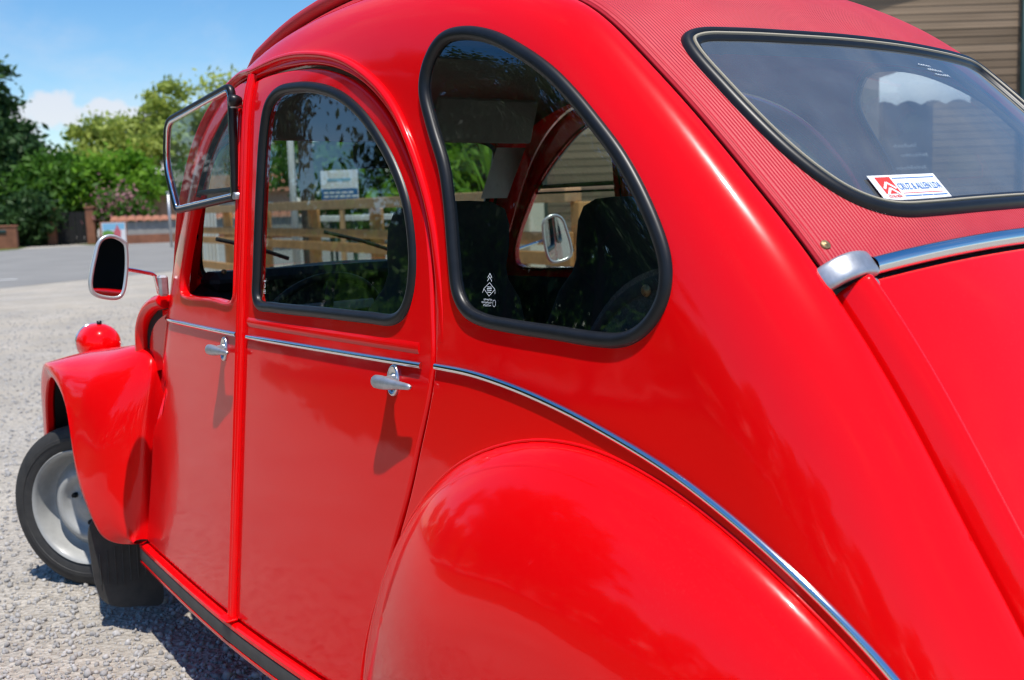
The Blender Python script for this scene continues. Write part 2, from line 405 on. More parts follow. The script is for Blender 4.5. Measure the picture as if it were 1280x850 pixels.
def offset(P, d, closed=True):
    """moves an outline to its left by d (inwards when it runs anticlockwise)"""
    if closed: t = np.roll(P, -1, 0)-np.roll(P, 1, 0)
    else: t = np.gradient(P, axis=0)
    t = t/np.maximum(np.linalg.norm(t, axis=1)[:, None], 1e-9)
    return P+np.stack([-t[:, 1], t[:, 0]], 1)*d
def inside(P, q):
    x, y = q[:, 0], q[:, 1]; r = np.zeros(len(q), bool); a = P; b = np.roll(P, -1, 0)
    for (x1, y1), (x2, y2) in zip(a, b):
        c = ((y1 > y) != (y2 > y))
        with np.errstate(divide='ignore', invalid='ignore'): r ^= c & (x < (x2-x1)*(y-y1)/(y2-y1+1e-30)+x1)
    return r
def dist_poly(P, q, closed=True):
    a = P if closed else P[:-1]; b = np.roll(P, -1, 0) if closed else P[1:]; ab = b-a; l2 = (ab**2).sum(1)+1e-18; out = np.empty(len(q))
    for i in range(0, len(q), 1500):
        Q = q[i:i+1500, None, :]; f = np.clip(((Q-a)*ab).sum(2)/l2, 0, 1); out[i:i+1500] = np.sqrt((((Q-a-ab*f[..., None])**2).sum(2)).min(1))
    return out
def world(P, side): # (x, w, z) -> scene
    return np.stack([P[:, 0], -side*P[:, 1], P[:, 2]], 1)
def surf_normals(F, u, v, h=4e-4):
    du = F(u+h, v)-F(u-h, v); dv = F(u, v+h)-F(u, v-h)
    n = np.cross(du, dv); n /= np.linalg.norm(n, axis=1)[:, None]
    return n
def out_sign(n): # (x,w,z) normal made to point outwards
    return n*np.where((n[:, 1] > 0) | ((np.abs(n[:, 1]) < .25) & (n[:, 2] > .2)), 1, -1)[:, None]

def panel(name, F, outer, holes=(), material=None, parent=None, side=1, grid=.013, edge=.004, skirt=.012, lift=0.0, outfn=out_sign, hole_edge=0.0, uv=None):
    """sheet-metal panel: a 2-D outline triangulated and lifted onto the surface F, with rolled edges and a turned-in flange"""
    outer = np.asarray(outer); outer = outer if area2(outer) > 0 else outer[::-1]
    holes = [np.asarray(h) if area2(np.asarray(h)) > 0 else np.asarray(h)[::-1] for h in holes]
    loops = [(outer, edge, 1)]+[(h, hole_edge, -1) for h in holes]
    pts = []; edges = []
    for L, e, sg in loops:
        o = len(pts); n = len(L); pts += list(L); edges += [(o+i, o+(i+1) % n) for i in range(n)]
        if e > 0:
            for k in (.3, .65, 1.05): 
                q = offset(L, sg*e*k)
                pts += list(q[inside(outer, q)])
    x0, y0 = outer.min(0); x1, y1 = outer.max(0)
    gx, gy = np.meshgrid(np.arange(x0, x1, grid), np.arange(y0, y1, grid*.87)); gx = gx+(np.arange(gx.shape[0]) % 2)[:, None]*grid/2
    g = np.stack([gx.ravel(), gy.ravel()], 1); g = g[inside(outer, g)]
    for L, e, sg in loops:
        if sg < 0: g = g[~inside(L, g)]
        g = g[dist_poly(L, g) > max(grid*.55, e*1.05+.002)]
    pts += list(g)
    pts = np.array(pts)
    vo, eo, fo, _, _, _ = delaunay_2d_cdt([Vector(p) for p in pts], edges, [], 0, 1e-7)
    uvp = np.array([tuple(p) for p in vo]); T = np.array([f for f in fo if len(f) == 3])
    cen = uvp[T].mean(1); k = inside(outer, cen)
    for h in holes: k &= ~inside(h, cen)
    T = T[k]
    de = dist_poly(outer, uvp)
    dh = [dist_poly(h, uvp) for h in holes]
    def G(u, v):
        q = np.stack([u, v], 1); P = F(u, v)
        if edge <= 0 and lift == 0: return P
        n = outfn(surf_normals(F, u, v)); d = np.minimum(dist_poly(outer, q), edge) if edge > 0 else np.zeros(len(u))
        dr = edge-np.sqrt(np.maximum(edge**2-(edge-d)**2, 0)) if edge > 0 else 0
        return P+n*(lift-dr)[:, None] if edge > 0 else P+n*lift
    P = F(uvp[:, 0], uvp[:, 1]); Ns = outfn(surf_normals(F, uvp[:, 0], uvp[:, 1]))
    NN = Ns.copy(); PP = P+Ns*lift
    if edge > 0:
        d = np.minimum(de, edge); PP = PP-Ns*(edge-np.sqrt(np.maximum(edge**2-(edge-d)**2, 0)))[:, None]
        near = np.where(de < edge*1.02)[0]
        if len(near):
            # tilt the normals outwards across the rolled edge
            h = 2e-4; q = uvp[near]
            gd = np.stack([dist_poly(outer, q+[h, 0])-dist_poly(outer, q-[h, 0]), dist_poly(outer, q+[0, h])-dist_poly(outer, q-[0, h])], 1)
            # on the outline itself the distance is folded: use the inward offset side
            q2 = q.copy()
            on = de[near] < 1e-5
            if on.any():
                L = outer; j = ((q[on][:, None, :]-L[None])**2).sum(2).argmin(1)
                tt = np.roll(L, -1, 0)-np.roll(L, 1, 0); gd[on] = np.stack([-tt[j][:, 1], tt[j][:, 0]], 1)
            gd /= np.maximum(np.linalg.norm(gd, axis=1)[:, None], 1e-9)
            f = F(q[:, 0]+gd[:, 0]*1e-3, q[:, 1]+gd[:, 1]*1e-3)-F(q[:, 0]-gd[:, 0]*1e-3, q[:, 1]-gd[:, 1]*1e-3); f /= np.linalg.norm(f, axis=1)[:, None]
            ca = np.clip((edge-de[near])/edge, 0, .94)[:, None]
            NN[near] = Ns[near]*np.sqrt(1-ca**2)-f*ca
    W = world(PP, side); NW = world(NN, side)
    # orient the triangles with the normals
    fn = np.cross(W[T[:, 1]]-W[T[:, 0]], W[T[:, 2]]-W[T[:, 0]]); flip = (fn*NW[T].mean(1)).sum(1) < 0; T[flip] = T[flip][:, ::-1]
    verts = list(W); faces = [tuple(int(i) for i in t) for t in T]; norms = list(NW)
    if skirt > 0:
        # flange: boundary edges turned inwards
        key = {}
        for t in T:
            for a, b in ((t[0], t[1]), (t[1], t[2]), (t[2], t[0])): key[(a, b)] = key.get((a, b), 0)+1
        Nsw = world(Ns, side)
        for (a, b) in list(key):
            if (b, a) in key: continue
            o = len(verts); A, B = W[a], W[b]
            verts += [A, B, B-Nsw[b]*skirt, A-Nsw[a]*skirt]; faces.append((o+1, o, o+3, o+2))
            fnn = np.cross(A-B, (A-Nsw[a]*skirt)-B); l = np.linalg.norm(fnn); fnn = fnn/l if l > 0 else Nsw[a]
            norms += [fnn]*4
    me = bpy.data.meshes.new(name); me.from_pydata([tuple(p) for p in verts], [], faces); me.polygons.foreach_set('use_smooth', [True]*len(faces)); me.update()
    if uv is not None:
        ul = me.uv_layers.new(name='UVMap'); nuv = len(uvp); co = np.zeros((len(me.loops), 2)); vi = np.empty(len(me.loops), int); me.loops.foreach_get('vertex_index', vi)
        val = uv(uvp); m_ = vi < nuv; co[m_] = val[vi[m_]]; ul.data.foreach_set('uv', co.ravel())
    me.normals_split_custom_set_from_vertices([tuple(n) for n in norms])
    return link(name, me, material, parent)

def strip(name, F, path, prof, material, parent=None, side=1, closed=True, outfn=out_sign, sharp=45, ends=True, taper=None):
    """moulding laid along a path on the surface F; prof = [(sideways offset, height)], offset runs to the left of the path"""
    path = np.asarray(path); rows = []
    for a, h in prof:
        if taper is not None: a = a*taper[:, None] if False else a
        q = offset(path, a, closed); P = F(q[:, 0], q[:, 1]); n = outfn(surf_normals(F, q[:, 0], q[:, 1])); hh = h if taper is None else h*taper[:, None]
        rows.append(world(P+n*hh, side))
    G = np.stack(rows, 1)
    m = MB(); m.grid(G, closed_u=closed)
    if not closed and ends:
        k = len(prof); m.f.append(tuple(range(k))); m.s.append(False); o = (len(path)-1)*k; m.f.append(tuple(o+i for i in range(k))); m.s.append(False)
    return m.build(name, material, parent, sharp=sharp)
def half_round(w, h, n=7, base=-.002):
    return [(-w, base)]+[(-w*math.cos(math.pi*i/(n-1)), h*math.sin(math.pi*i/(n-1))) for i in range(n)]+[(w, base)]
def ccw(P): return P if area2(P) > 0 else P[::-1]
# ================================================================== THE CAR
CAR = tag(empty('vintage_car'), 'glossy red vintage saloon with ribbed red cloth roof and one window flap folded open', 'car')
T0 = t_at_x(.70)
T_HINGE = 2.796
C_OUT = [(1.851, 1.417), (1.866, 1.472), (1.899, 1.504), (1.955, 1.508), (2.034, 1.491), (2.111, 1.458), (2.181, 1.419), (2.238, 1.376), (2.291, 1.329), (2.337, 1.285), (2.379, 1.235), (2.415, 1.183), (2.436, 1.144), (2.443, 1.117), (2.441, 1.083), (2.422, 1.050), (2.392, 1.026), (2.359, 1.015), (2.31, 1.013), (2.23, 1.016), (2.133, 1.019), (2.049, 1.025), (2.003, 1.039), (1.974, 1.070), (1.956, 1.137), (1.942, 1.206), (1.921, 1.277), (1.883, 1.343)]
R_OUT = [(1.222, 1.032), (1.2215, 1.086), (1.225, 1.259), (1.235, 1.385), (1.257, 1.447), (1.303, 1.473), (1.4, 1.4755), (1.497, 1.463), (1.587, 1.438), (1.668, 1.397), (1.731, 1.349), (1.787, 1.294), (1.831, 1.231), (1.854, 1.165), (1.861, 1.11), (1.854, 1.061), (1.833, 1.026), (1.796, 1.009), (1.711, 1.007), (1.53, 1.006), (1.317, 1.004), (1.243, 1.007)]
F_OPEN = [(.722, 1.008), (.712, 1.045), (.730, 1.10), (.765, 1.17), (.803, 1.235), (.848, 1.303), (.903, 1.370), (.965, 1.420), (1.02, 1.455), (1.075, 1.470), (1.108, 1.460), (1.117, 1.42), (1.118, 1.256), (1.116, 1.09), (1.113, 1.02), (1.098, 1.006), (.95, 1.005), (.752, 1.001)]
R_PATH = [(1.77, .302), (1.775, .40), (1.793, .52), (1.824, .62), (1.860, .714), (1.888, .808), (1.911, .89), (1.921, .952), (1.918, .999), (1.911, 1.059), (1.901, 1.125), (1.884, 1.191), (1.850, 1.260), (1.803, 1.322), (1.747, 1.380), (1.675, 1.430), (1.585, 1.469), (1.471, 1.496), (1.323, 1.507), (1.218, 1.507), (1.172, 1.503)]
F_PATH = [(1.148, 1.514), (1.06, 1.512), (.975, 1.495), (.90, 1.455), (.835, 1.405), (.775, 1.34), (.722, 1.262), (.672, 1.175), (.62, 1.08), (.575, 1.0), (.548, .945), (.530, .88), (.510, .78), (.481, .573), (.462, .42), (.447, .302)]
r_path = smooth_curve(R_PATH, step=.009, it=3); f_path = smooth_curve(F_PATH, step=.009, it=3)
rear_door_outline = ccw(np.vstack([r_path, resample([(1.172, 1.503), (1.172, .302)], .02)[1:], resample([(1.172, .302), (1.77, .302)], .02)[1:-1]]))
front_door_outline = ccw(np.vstack([f_path, resample([(.447, .302), (1.148, .302)], .02)[1:], resample([(1.148, .302), (1.148, 1.514)], .02)[1:-1]]))
_i0 = int(np.searchsorted(E_P[:, 0], .478)); _e = (E_P+E_N*EXT)[_i0:]
edge_dom = resample(_e, .009)
gap = .008
rp = offset(r_path, -gap, False) if offset(r_path, -gap, False)[20, 0] > r_path[20, 0] else offset(r_path, gap, False)
fp = offset(f_path, gap, False) if offset(f_path, gap, False)[60, 0] < f_path[60, 0] else offset(f_path, -gap, False)
fp = fp[fp[:, 1] > .955]
c_out, r_out, f_open = smooth_curve(C_OUT, True, .008, 4), smooth_curve(R_OUT, True, .008, 2), smooth_curve(F_OPEN, True, .008, 2)
C_, R_, F_, RD_ = ccw(c_out), ccw(r_out), ccw(f_open), rear_door_outline
SEAL = [(-.0015, -.003), (0, .003), (.003, .0065), (.008, .0082), (.014, .0075), (.0185, .0045), (.0205, .0005), (.0215, -.006)]

def fine(side): return .013 if side > 0 else .024
def pane(name, F, outline, m, parent, side, depth, outfn=out_sign, grid=.03):
    return panel(name, F, outline, (), m, parent, side, grid=grid, edge=0, skirt=0, lift=depth, outfn=outfn)
def on(F, u, v, side, h=0.0, outfn=out_sign):
    P = F(np.array([u]), np.array([v])); n = outfn(surf_normals(F, np.array([u]), np.array([v])))
    return Vector(world(P+n*h, side)[0]), Vector(world(n, side)[0])
def inset_panel(name, F, outline, d, h, material, parent, side): ...

def door_handle(u, v, side, parent):
    P, n = on(F_body, u, v, side)
    X = Vector((1, 0, 0)); X = (X-n*X.dot(n)).normalized(); Z = n.cross(X)*(1 if side > 0 else -1)
    if Z.z < 0: Z = -Z
    B = Matrix((X, Z, n)).transposed()                 # local x along the car, y up the door, z outwards
    m = MB(); G = []
    for r, h in ((1, 0), (1, .0025), (.95, .0050), (.86, .0056), (.80, .0046), (.72, .0030), (.45, .0028), (.40, .006), (.30, .012), (.0, .014)):
        G.append([tuple(P+B @ Vector((.0185*r*math.cos(a), .0285*r*math.sin(a), h))) for a in np.linspace(0, 2*math.pi, 36, endpoint=False)])
    m.grid(G, closed_v=True); m.build('handle_plate', M['alu'], parent, sharp=50)
    m = MB()
    m.grid([[tuple(P+B @ Vector((a0+ax*math.cos(q), ay*math.sin(q), h))) for q in np.linspace(0, 2*math.pi, 20, endpoint=False)] for a0, ax, ay, h in ((0, .0125, .0100, .003), (.001, .0125, .0095, .010), (.008, .018, .0088, .018), (.020, .028, .0078, .026), (.030, .038, .006, .033))], closed_v=True)
    # lever: thick rounded end over the plate, tapering to a flat tip
    L = [(-.010, .003, .003), (-.0085, .009, .006), (-.002, .0118, .0085), (.012, .0126, .0095), (.028, .0120, .0095), (.044, .0098, .0080), (.062, .0076, .0064), (.080, .0062, .0054), (.089, .0054, .0046), (.094, .0036, .0032), (.0952, .0012, .001)]
    G = []
    for x, hz, hn in L:
        q = P+B @ Vector((x, -.001, .038-.10*max(0, x)))
        G.append([tuple(q+B @ Vector((0, hz*math.cos(a), hn*math.sin(a)))) for a in np.linspace(0, 2*math.pi, 18, endpoint=False)])
    m.grid(G, closed_v=True); m.build('handle', M['cast'], parent)

F_OPEN_FAR = [(.645, 1.015), (.640, 1.055), (.668, 1.125), (.710, 1.19), (.757, 1.255), (.825, 1.325), (.905, 1.388), (.97, 1.43), (1.03, 1.455), (1.08, 1.466), (1.108, 1.458), (1.117, 1.42), (1.118, 1.256), (1.116, 1.09), (1.113, 1.02), (1.098, 1.006), (.90, 1.004), (.68, 1.002)]
f_open_far = ccw(smooth_curve(F_OPEN_FAR, True, .008, 2))
def warp(P): P = np.array(P, float); P[:, 0] += .085*np.clip(P[:, 0]-1.2, 0, .75); return P
def side_of_car(side):
    g = fine(side)
    wf = (lambda P: np.asarray(P)) if side > 0 else warp       # the far side's openings sit a little further back
    c_out, r_out, rear_door_outline, rpw = wf(C_), wf(R_), wf(RD_), wf(rp)
    f_open = F_ if side > 0 else f_open_far
    side_outline = ccw(np.vstack([edge_dom, resample([edge_dom[-1], (2.4, .302), (rpw[0][0]+.01, .302)], .03)[1:], rpw[rpw[:, 1] > .31], [(1.160, 1.509)], fp]))
    # ---- quarter, roof rail and windscreen pillar in one pressing
    sp = panel('side_panel', F_body, side_outline, [offset(c_out, .007)], M['red'], CAR, side, grid=g, edge=.005, skirt=.016)
    strip('quarter_window_seal', F_body, c_out, SEAL, M['rubber'], sp, side)
    pane('quarter_window', F_body, offset(c_out, .017), M['glass_side'], sp, side, -.003)
    gut = smooth_curve([(.60, 1.075), (.652, 1.166), (.703, 1.254), (.757, 1.335), (.818, 1.408), (.888, 1.468), (.968, 1.512), (1.06, 1.530), (1.154, 1.526), (1.216, 1.530), (1.309, 1.534), (1.407, 1.529), (1.545, 1.507), (1.642, 1.475), (1.739, 1.422), (1.806, 1.360), (1.864, 1.274), (1.904, 1.191), (1.923, 1.12), (1.935, 1.054), (1.941, .99)], step=.010, it=4)
    k = np.linspace(0, 1, len(gut)); tp = np.clip(np.minimum(k*12, (1-k)*5), .02, 1)
    gut = wf(gut); strip('rain_gutter', F_body, gut, half_round(.0085, .0125, 9), M['red'], sp, side, closed=False, sharp=70, taper=tp)
    tq = smooth_curve([(1.932, .949), (2.033, .947), (2.154, .934), (2.263, .914), (2.345, .894), (2.435, .868), (2.504, .843), (2.606, .796), (2.685, .750), (2.745, .707), (2.785, .672), (2.83, .625), (2.88, .56)], step=.012, it=2)
    strip('trim_strip', F_body, tq, half_round(.0062, .0062, 9), M['chrome'], sp, side, closed=False)
    # ---- rear door
    rd = panel('rear_door', F_body, rear_door_outline, [offset(r_out, .007)], M['red'], CAR, side, grid=g, edge=.006, skirt=.022)
    strip('window_seal', F_body, r_out, SEAL, M['rubber'], rd, side)
    pane('window_glass', F_body, offset(r_out, .017), M['glass_side'], rd, side, -.003)
    strip('trim_strip', F_body, smooth_curve([(1.194, .942), (1.46, .944), (1.890, .946)], step=.02), half_round(.0062, .0062, 9), M['chrome'], rd, side, closed=False)
    strip('waist_bead', F_body, smooth_curve([(1.19, .975), (1.5, .975), (1.88, .975)], step=.03), [(-.012, -.0005), (-.006, .0012), (0, .0022), (.006, .0012), (.012, -.0005)], M['red'], rd, side, closed=False)
    door_handle(1.806, .912, side, rd)
    panel('door_card', F_body, ccw(np.array([(1.2, .33), (1.74, .33), (1.87, .9), (1.87, .99), (1.2, .99)])), (), M['trim_black'], rd, side, grid=.1, edge=0, skirt=0, lift=-.045)
    # ---- front door
    fd = panel('front_door', F_body, front_door_outline, [offset(f_open, .004)], M['red'], CAR, side, grid=g, edge=.006, skirt=.022)
    strip('trim_strip', F_body, smooth_curve([(.556, .937), (.8, .939), (1.131, .942)], step=.02), half_round(.0062, .0062, 9), M['chrome'], fd, side, closed=False)
    strip('window_lip', F_body, f_open, [(.0, -.004), (.002, .002), (.005, .0045), (.009, .0035), (.011, -.002), (.0115, -.02)], M['red'], fd, side)
    door_handle(1.059, .903, side, fd)
    panel('door_card', F_body, ccw(np.array([(.56, .33), (1.12, .33), (1.12, .99), (.62, .99)])), (), M['trim_black'], fd, side, grid=.1, edge=0, skirt=0, lift=-.045)
    # fixed upper pane of the front door, and the lower flap (folded up on the near side)
    up = f_open[f_open[:, 1] > 1.256]
    up = offset(ccw(up), .004)
    pane('upper_window', F_body, up, M['glass_clear'], fd, side, -.006)
    strip('upper_window_seal', F_body, up, [(-.003, -.009), (-.002, .0015), (.004, .003), (.009, .0015), (.010, -.009)], M['rubber'], fd, side)
    if side < 0:
        lo = offset(ccw(f_open[f_open[:, 1] <= 1.256]), .004)
        pane('flap_window', F_body, lo, M['glass_clear'], fd, side, -.004)
        strip('flap_frame', F_body, lo, [(-.002, -.008), (-.001, .003), (.004, .004), (.005, -.008)], M['rubber'], fd, side)
    return sp, rd, fd
parts = {s: side_of_car(s) for s in (1, -1)}

# ---- folded-up window flap on the near front door
def flap():
    fd = parts[1][2]
    # plane through the hinge, standing off the door: a = along the car, b = up
    O = Vector((1.108, -.603, 1.250)); U = Vector((-1, .004, -.066)).normalized(); V = Vector((.04, .012, 1)).normalized(); n = U.cross(V).normalized()
    if n.y > 0: n = -n
    def rnd_poly(P, rad):
        out = []
        for i in range(len(P)):
            p, a, b = Vector(P[i]), Vector(P[i-1]), Vector(P[(i+1) % len(P)]); r = rad[i]
            u, v = (a-p).normalized(), (b-p).normalized(); p0, p1 = p+u*r, p+v*r
            out += [tuple((p0*(1-t)**2+p*2*t*(1-t)+p1*t*t)) for t in np.linspace(0, 1, 9)]
        return resample(np.array(out), .008, True)
    o2 = rnd_poly([(0, 0), (0, .248), (.395, .226), (.418, .12), (.352, -.002)], [.012, .028, .035, .05, .012])
    P = [O+U*a+V*b for a, b in o2]
    m = MB(); m.tube(P, .0078, 12, closed=True, ell=1.2, up=tuple(n)); m.build('flap_seal', M['rubber'], fd)
    i2 = offset(ccw(o2), .0075); m = MB(); m.tube([O+U*a+V*b+n*.004 for a, b in i2], .0042, 10, closed=True); m.build('flap_frame', M['chrome'], fd)
    q = [O+U*a+V*b for a, b in o2]
    me = MB(); me.v = [tuple(p) for p in q]; me.f = [tuple(range(len(q)))]; me.s = [False]; me.build('flap_window', M['glass_clear'], fd)
    for b, a in ((.003, -.008), (.205, -.006)):
        m = MB(); c = O+U*a+V*b; m.tube([c+n*.008, c-n*.02], .0085, 12); m.build('flap_hinge', M['cast'], fd)
    m = MB(); c = O+U*(-.014)+V*.212; m.lathe([(.0, .016), (.009, .014), (.013, .004), (.013, -.012), (.0, -.014)], c, 'Y', 16); m.build('flap_catch', M['rubber'], fd)
flap()

# ---- strip over the centre pillar with its turned-out foot
def pillar(side):
    zs = np.r_[np.linspace(.303, 1.516, 40)]
    path = np.stack([np.full(40, 1.160), zs], 1)
    prof = [(-.0125, -.004), (-.0125, .006), (-.0105, .0105), (-.0070, .0118), (-.0035, .0100), (-.0012, .0055), (.0012, .0055), (.0035, .0100), (.0070, .0118), (.0105, .0105), (.0125, .006), (.0125, -.004)]
    o = strip('pillar_strip', F_body, path, prof, M['red'], CAR, side, closed=False, sharp=60)
    P, n = on(F_body, 1.160, .300, side)
    m = MB(); m.box(P+n*.012, (.046, .030, .006), Matrix.Rotation(-side*.0, 3, 'X'), bevel=.002)
    m.build('strip_foot', M['red'], o)
pillar(1); pillar(-1)

# ---- sill: red box with a black rubber facing
def sill(side):
    xs = np.linspace(.42, 2.0, 30)
    def sec(pts):
        G = []
        for x in xs:
            d = float(A_w(x))-.628
            G.append([(x, -side*(w+d), z+.004) for w, z in pts])
        return np.array(G)
    m = MB(); m.grid(sec([(.60, .300), (.668, .300), (.671, .292), (.700, .289), (.705, .286), (.706, .278), (.700, .274), (.700, .240), (.706, .239), (.7065, .232), (.703, .227), (.60, .225)]))
    s = m.build('sill', M['red'], CAR, sharp=40)
    m = MB(); m.grid(sec([(.699, .2755), (.7045, .2745), (.7055, .272), (.7055, .244), (.7045, .2405), (.699, .2395)])); m.build('sill_rubber', M['flap'], s, sharp=40)
sill(1); sill(-1)

# ---- cloth roof with the back window
def out_fab(n): return n*np.where(n[:, 2]+.3*n[:, 0] > 0, 1, -1)[:, None]
def cloth():
    m = mat('red_roof_cloth', (.58, .020, .034), rough=.52, spec=.45, noise=(5, .18))
    nt = m.node_tree; b = nt.nodes['Principled BSDF']
    uvn = N(nt, 'ShaderNodeUVMap'); sp = nt.nodes.new('ShaderNodeSeparateXYZ'); nt.links.new(uvn.outputs[0], sp.inputs[0])
    mu = N(nt, 'ShaderNodeMath', operation='MULTIPLY'); mu.inputs[1].default_value = 2*math.pi/.0056; nt.links.new(sp.outputs['Y'], mu.inputs[0])
    si = N(nt, 'ShaderNodeMath', operation='SINE'); nt.links.new(mu.outputs[0], si.inputs[0])
    bp = N(nt, 'ShaderNodeBump', i_Strength=.75, i_Distance=.0008); nt.links.new(si.outputs[0], bp.inputs['Height'])
    t = nt.nodes.new('ShaderNodeTexCoord'); n = N(nt, 'ShaderNodeTexNoise', i_Scale=700.0, i_Detail=3.0); nt.links.new(t.outputs['Object'], n.inputs['Vector'])
    bp2 = N(nt, 'ShaderNodeBump', i_Strength=.25, i_Distance=.0006); nt.links.new(n.outputs['Fac'], bp2.inputs['Height']); nt.links.new(bp.outputs[0], bp2.inputs['Normal'])
    n3 = N(nt, 'ShaderNodeTexNoise', i_Scale=4.0, i_Detail=3.0); nt.links.new(t.outputs['Object'], n3.inputs['Vector'])
    bp3 = N(nt, 'ShaderNodeBump', i_Strength=.45, i_Distance=.03); nt.links.new(n3.outputs['Fac'], bp3.inputs['Height']); nt.links.new(bp2.outputs[0], bp3.inputs['Normal'])
    nt.links.new(bp3.outputs[0], b.inputs['Normal'])
    b.inputs['Sheen Weight'].default_value = .08; b.inputs['Sheen Roughness'].default_value = .4; b.inputs['Sheen Tint'].default_value = (1, .75, .75, 1)
    return m
M['cloth'] = cloth()
_half = [(2.343, 0), (2.338, -.20), (2.324, -.33), (2.318, -.385), (2.328, -.422), (2.365, -.437), (2.45, -.442), (2.517, -.440), (2.587, -.431), (2.646, -.414), (2.684, -.394), (2.714, -.362), (2.731, -.322), (2.739, -.25), (2.743, -.12), (2.743, 0)]
_full = _half+[(t, -y) for t, y in _half[-2:0:-1]]
rw_out = ccw(smooth_curve(_full, True, .009, 3))
top_t0 = t_at_x(.78); half_w = .4965
cl = lambda a, b: resample([a, b], .02)[:-1]
cloth_outline = ccw(np.vstack([cl((top_t0, -half_w), (T_HINGE, -half_w)), cl((T_HINGE, -half_w), (T_HINGE, half_w)), cl((T_HINGE, half_w), (top_t0, half_w)), cl((top_t0, half_w), (top_t0, -half_w))]))
soft = panel('soft_top', F_fab, cloth_outline, [offset(rw_out, .009)], M['cloth'], CAR, 1, grid=.02, edge=.003, skirt=.008, outfn=out_fab, uv=lambda p: p)
RSEAL = [(-.002, -.003), (0, .004), (.003, .008), (.008, .0105), (.0125, .0095), (.015, .0075)]
RSEAL2 = [(.0205, .0065), (.024, .0055), (.028, .0025), (.030, -.004)]
strip('rear_window_seal', F_fab, rw_out, RSEAL+[(.0152, .0040), (.0203, .0040)]+RSEAL2, M['rubber'], soft, 1, outfn=out_fab)
strip('seal_insert', F_fab, rw_out, [(.0150, .004), (.0153, .0080), (.0165, .0094), (.0190, .0092), (.0202, .0076), (.0205, .004)], M['bead'], soft, 1, outfn=out_fab)
pane('rear_window', F_fab, offset(rw_out, .026), M['glass_rear'], soft, 1, .0005, outfn=out_fab)
def liner():
    f = lambda t, y: F_fab(t, y, lift=-.028)
    o = panel('headliner', f, cloth_outline, [offset(rw_out, .012)], M['liner'], CAR, 1, grid=.05, edge=0, skirt=0, outfn=out_fab)
    for xx in (1.15, 1.6, 1.98):
        t = t_at_x(xx); ys = np.linspace(-.49, .49, 15); P = F_fab(np.full(15, t), ys, lift=-.045)
        m = MB(); m.tube(world(P, 1), .016, 10); m.build('roof_bar', M['trim_black'], CAR)
liner()
for side in (1, -1):
    ts = np.linspace(t_at_x(.86), t_at_x(2.02), 60); k = np.clip(np.minimum(np.linspace(0, 8, 60), np.linspace(8, 0, 60)), .05, 1)
    P = F_fab(ts, np.full(60, -.462)); n = out_fab(surf_normals(F_fab, ts, np.full(60, -.40))); P = world(P+n*(.016*k)[:, None], side)
    m = MB(); m.tube(P, list(.017*k), 12); m.build('cloth_roll', M['cloth'], soft)
# press stud on the corner of the cloth, and one at the roof edge
for (t, y) in ((2.747, -.476), (2.0, -.462)):
    P, n = on(F_fab, t, y, 1, 0, out_fab)
    m = MB(); m.lathe([(0, .0035), (.0035, .0033), (.0042, .0018), (.0055, .0022), (.0068, .0014), (.0072, -.001)], P, 'Z', 20, n.to_track_quat('Z', 'Y').to_matrix())
    m.build('press_stud', M['brass'], soft)

# ---- boot lid with rolled edges
def F_boot(t, y):
    t = np.asarray(t, float); y = np.asarray(y, float); q = np.clip(np.abs(y)/W_E, 0, 1)
    de = .487-np.abs(y); dt = t-(T_HINGE+.02)
    h = crown(t)*(1-q**2.2)+.002
    bead = np.where(np.abs(de-.024) < .027, np.cos(np.pi*np.clip((de-.024)/.054, -.5, .5))**2, 0)*.021
    h = h+bead-.012*np.clip(1-de/.012, 0, 1)**2
    p = E_at(t)+EN_at(t)*h[..., None]
    return np.stack([p[..., 0], -y, p[..., 1]], 1)
tb0, tb1 = T_HINGE+.0125, float(E_T[-1])-.12
ys = np.r_[np.linspace(.487, .479, 6), np.linspace(.477, .430, 22), np.linspace(.425, .40, 5), np.linspace(.36, .04, 9)]
ys = np.r_[-ys, [0], ys[::-1]]; ts = np.r_[tb0, tb0+.001, tb0+.003, np.linspace(tb0+.008, tb1, 60)]
TT, YY = np.meshgrid(ts, ys, indexing='ij')
Pb = F_boot(TT.ravel(), YY.ravel()); nb = out_fab(surf_normals(F_boot, TT.ravel(), YY.ravel()))
ed = .004*np.clip(1-(TT.ravel()-tb0)/.004, 0, 1)**2
Pb = world(Pb-nb*ed[:, None], 1).reshape(len(ts), len(ys), 3)
nE = EN_at(ts); drop = np.stack([nE[:, 0], np.zeros(len(ts)), nE[:, 1]], 1)*.03
G = np.concatenate([(Pb[:, :1]-drop[:, None]), Pb, (Pb[:, -1:]-drop[:, None])], 1)
G = np.concatenate([G[:1]-drop[:1][:, None]*.6, G], 0)
boot = MB().grid(G).build('boot_lid', M['red'], CAR, sharp=75)
# channel coloured black for shade in the gap between body side and boot / cloth
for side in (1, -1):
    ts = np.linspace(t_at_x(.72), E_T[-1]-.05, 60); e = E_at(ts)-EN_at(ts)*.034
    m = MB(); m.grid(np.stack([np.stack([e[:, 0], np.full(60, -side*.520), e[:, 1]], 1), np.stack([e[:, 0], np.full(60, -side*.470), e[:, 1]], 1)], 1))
    m.build('roof_channel', M['rubber'], CAR)

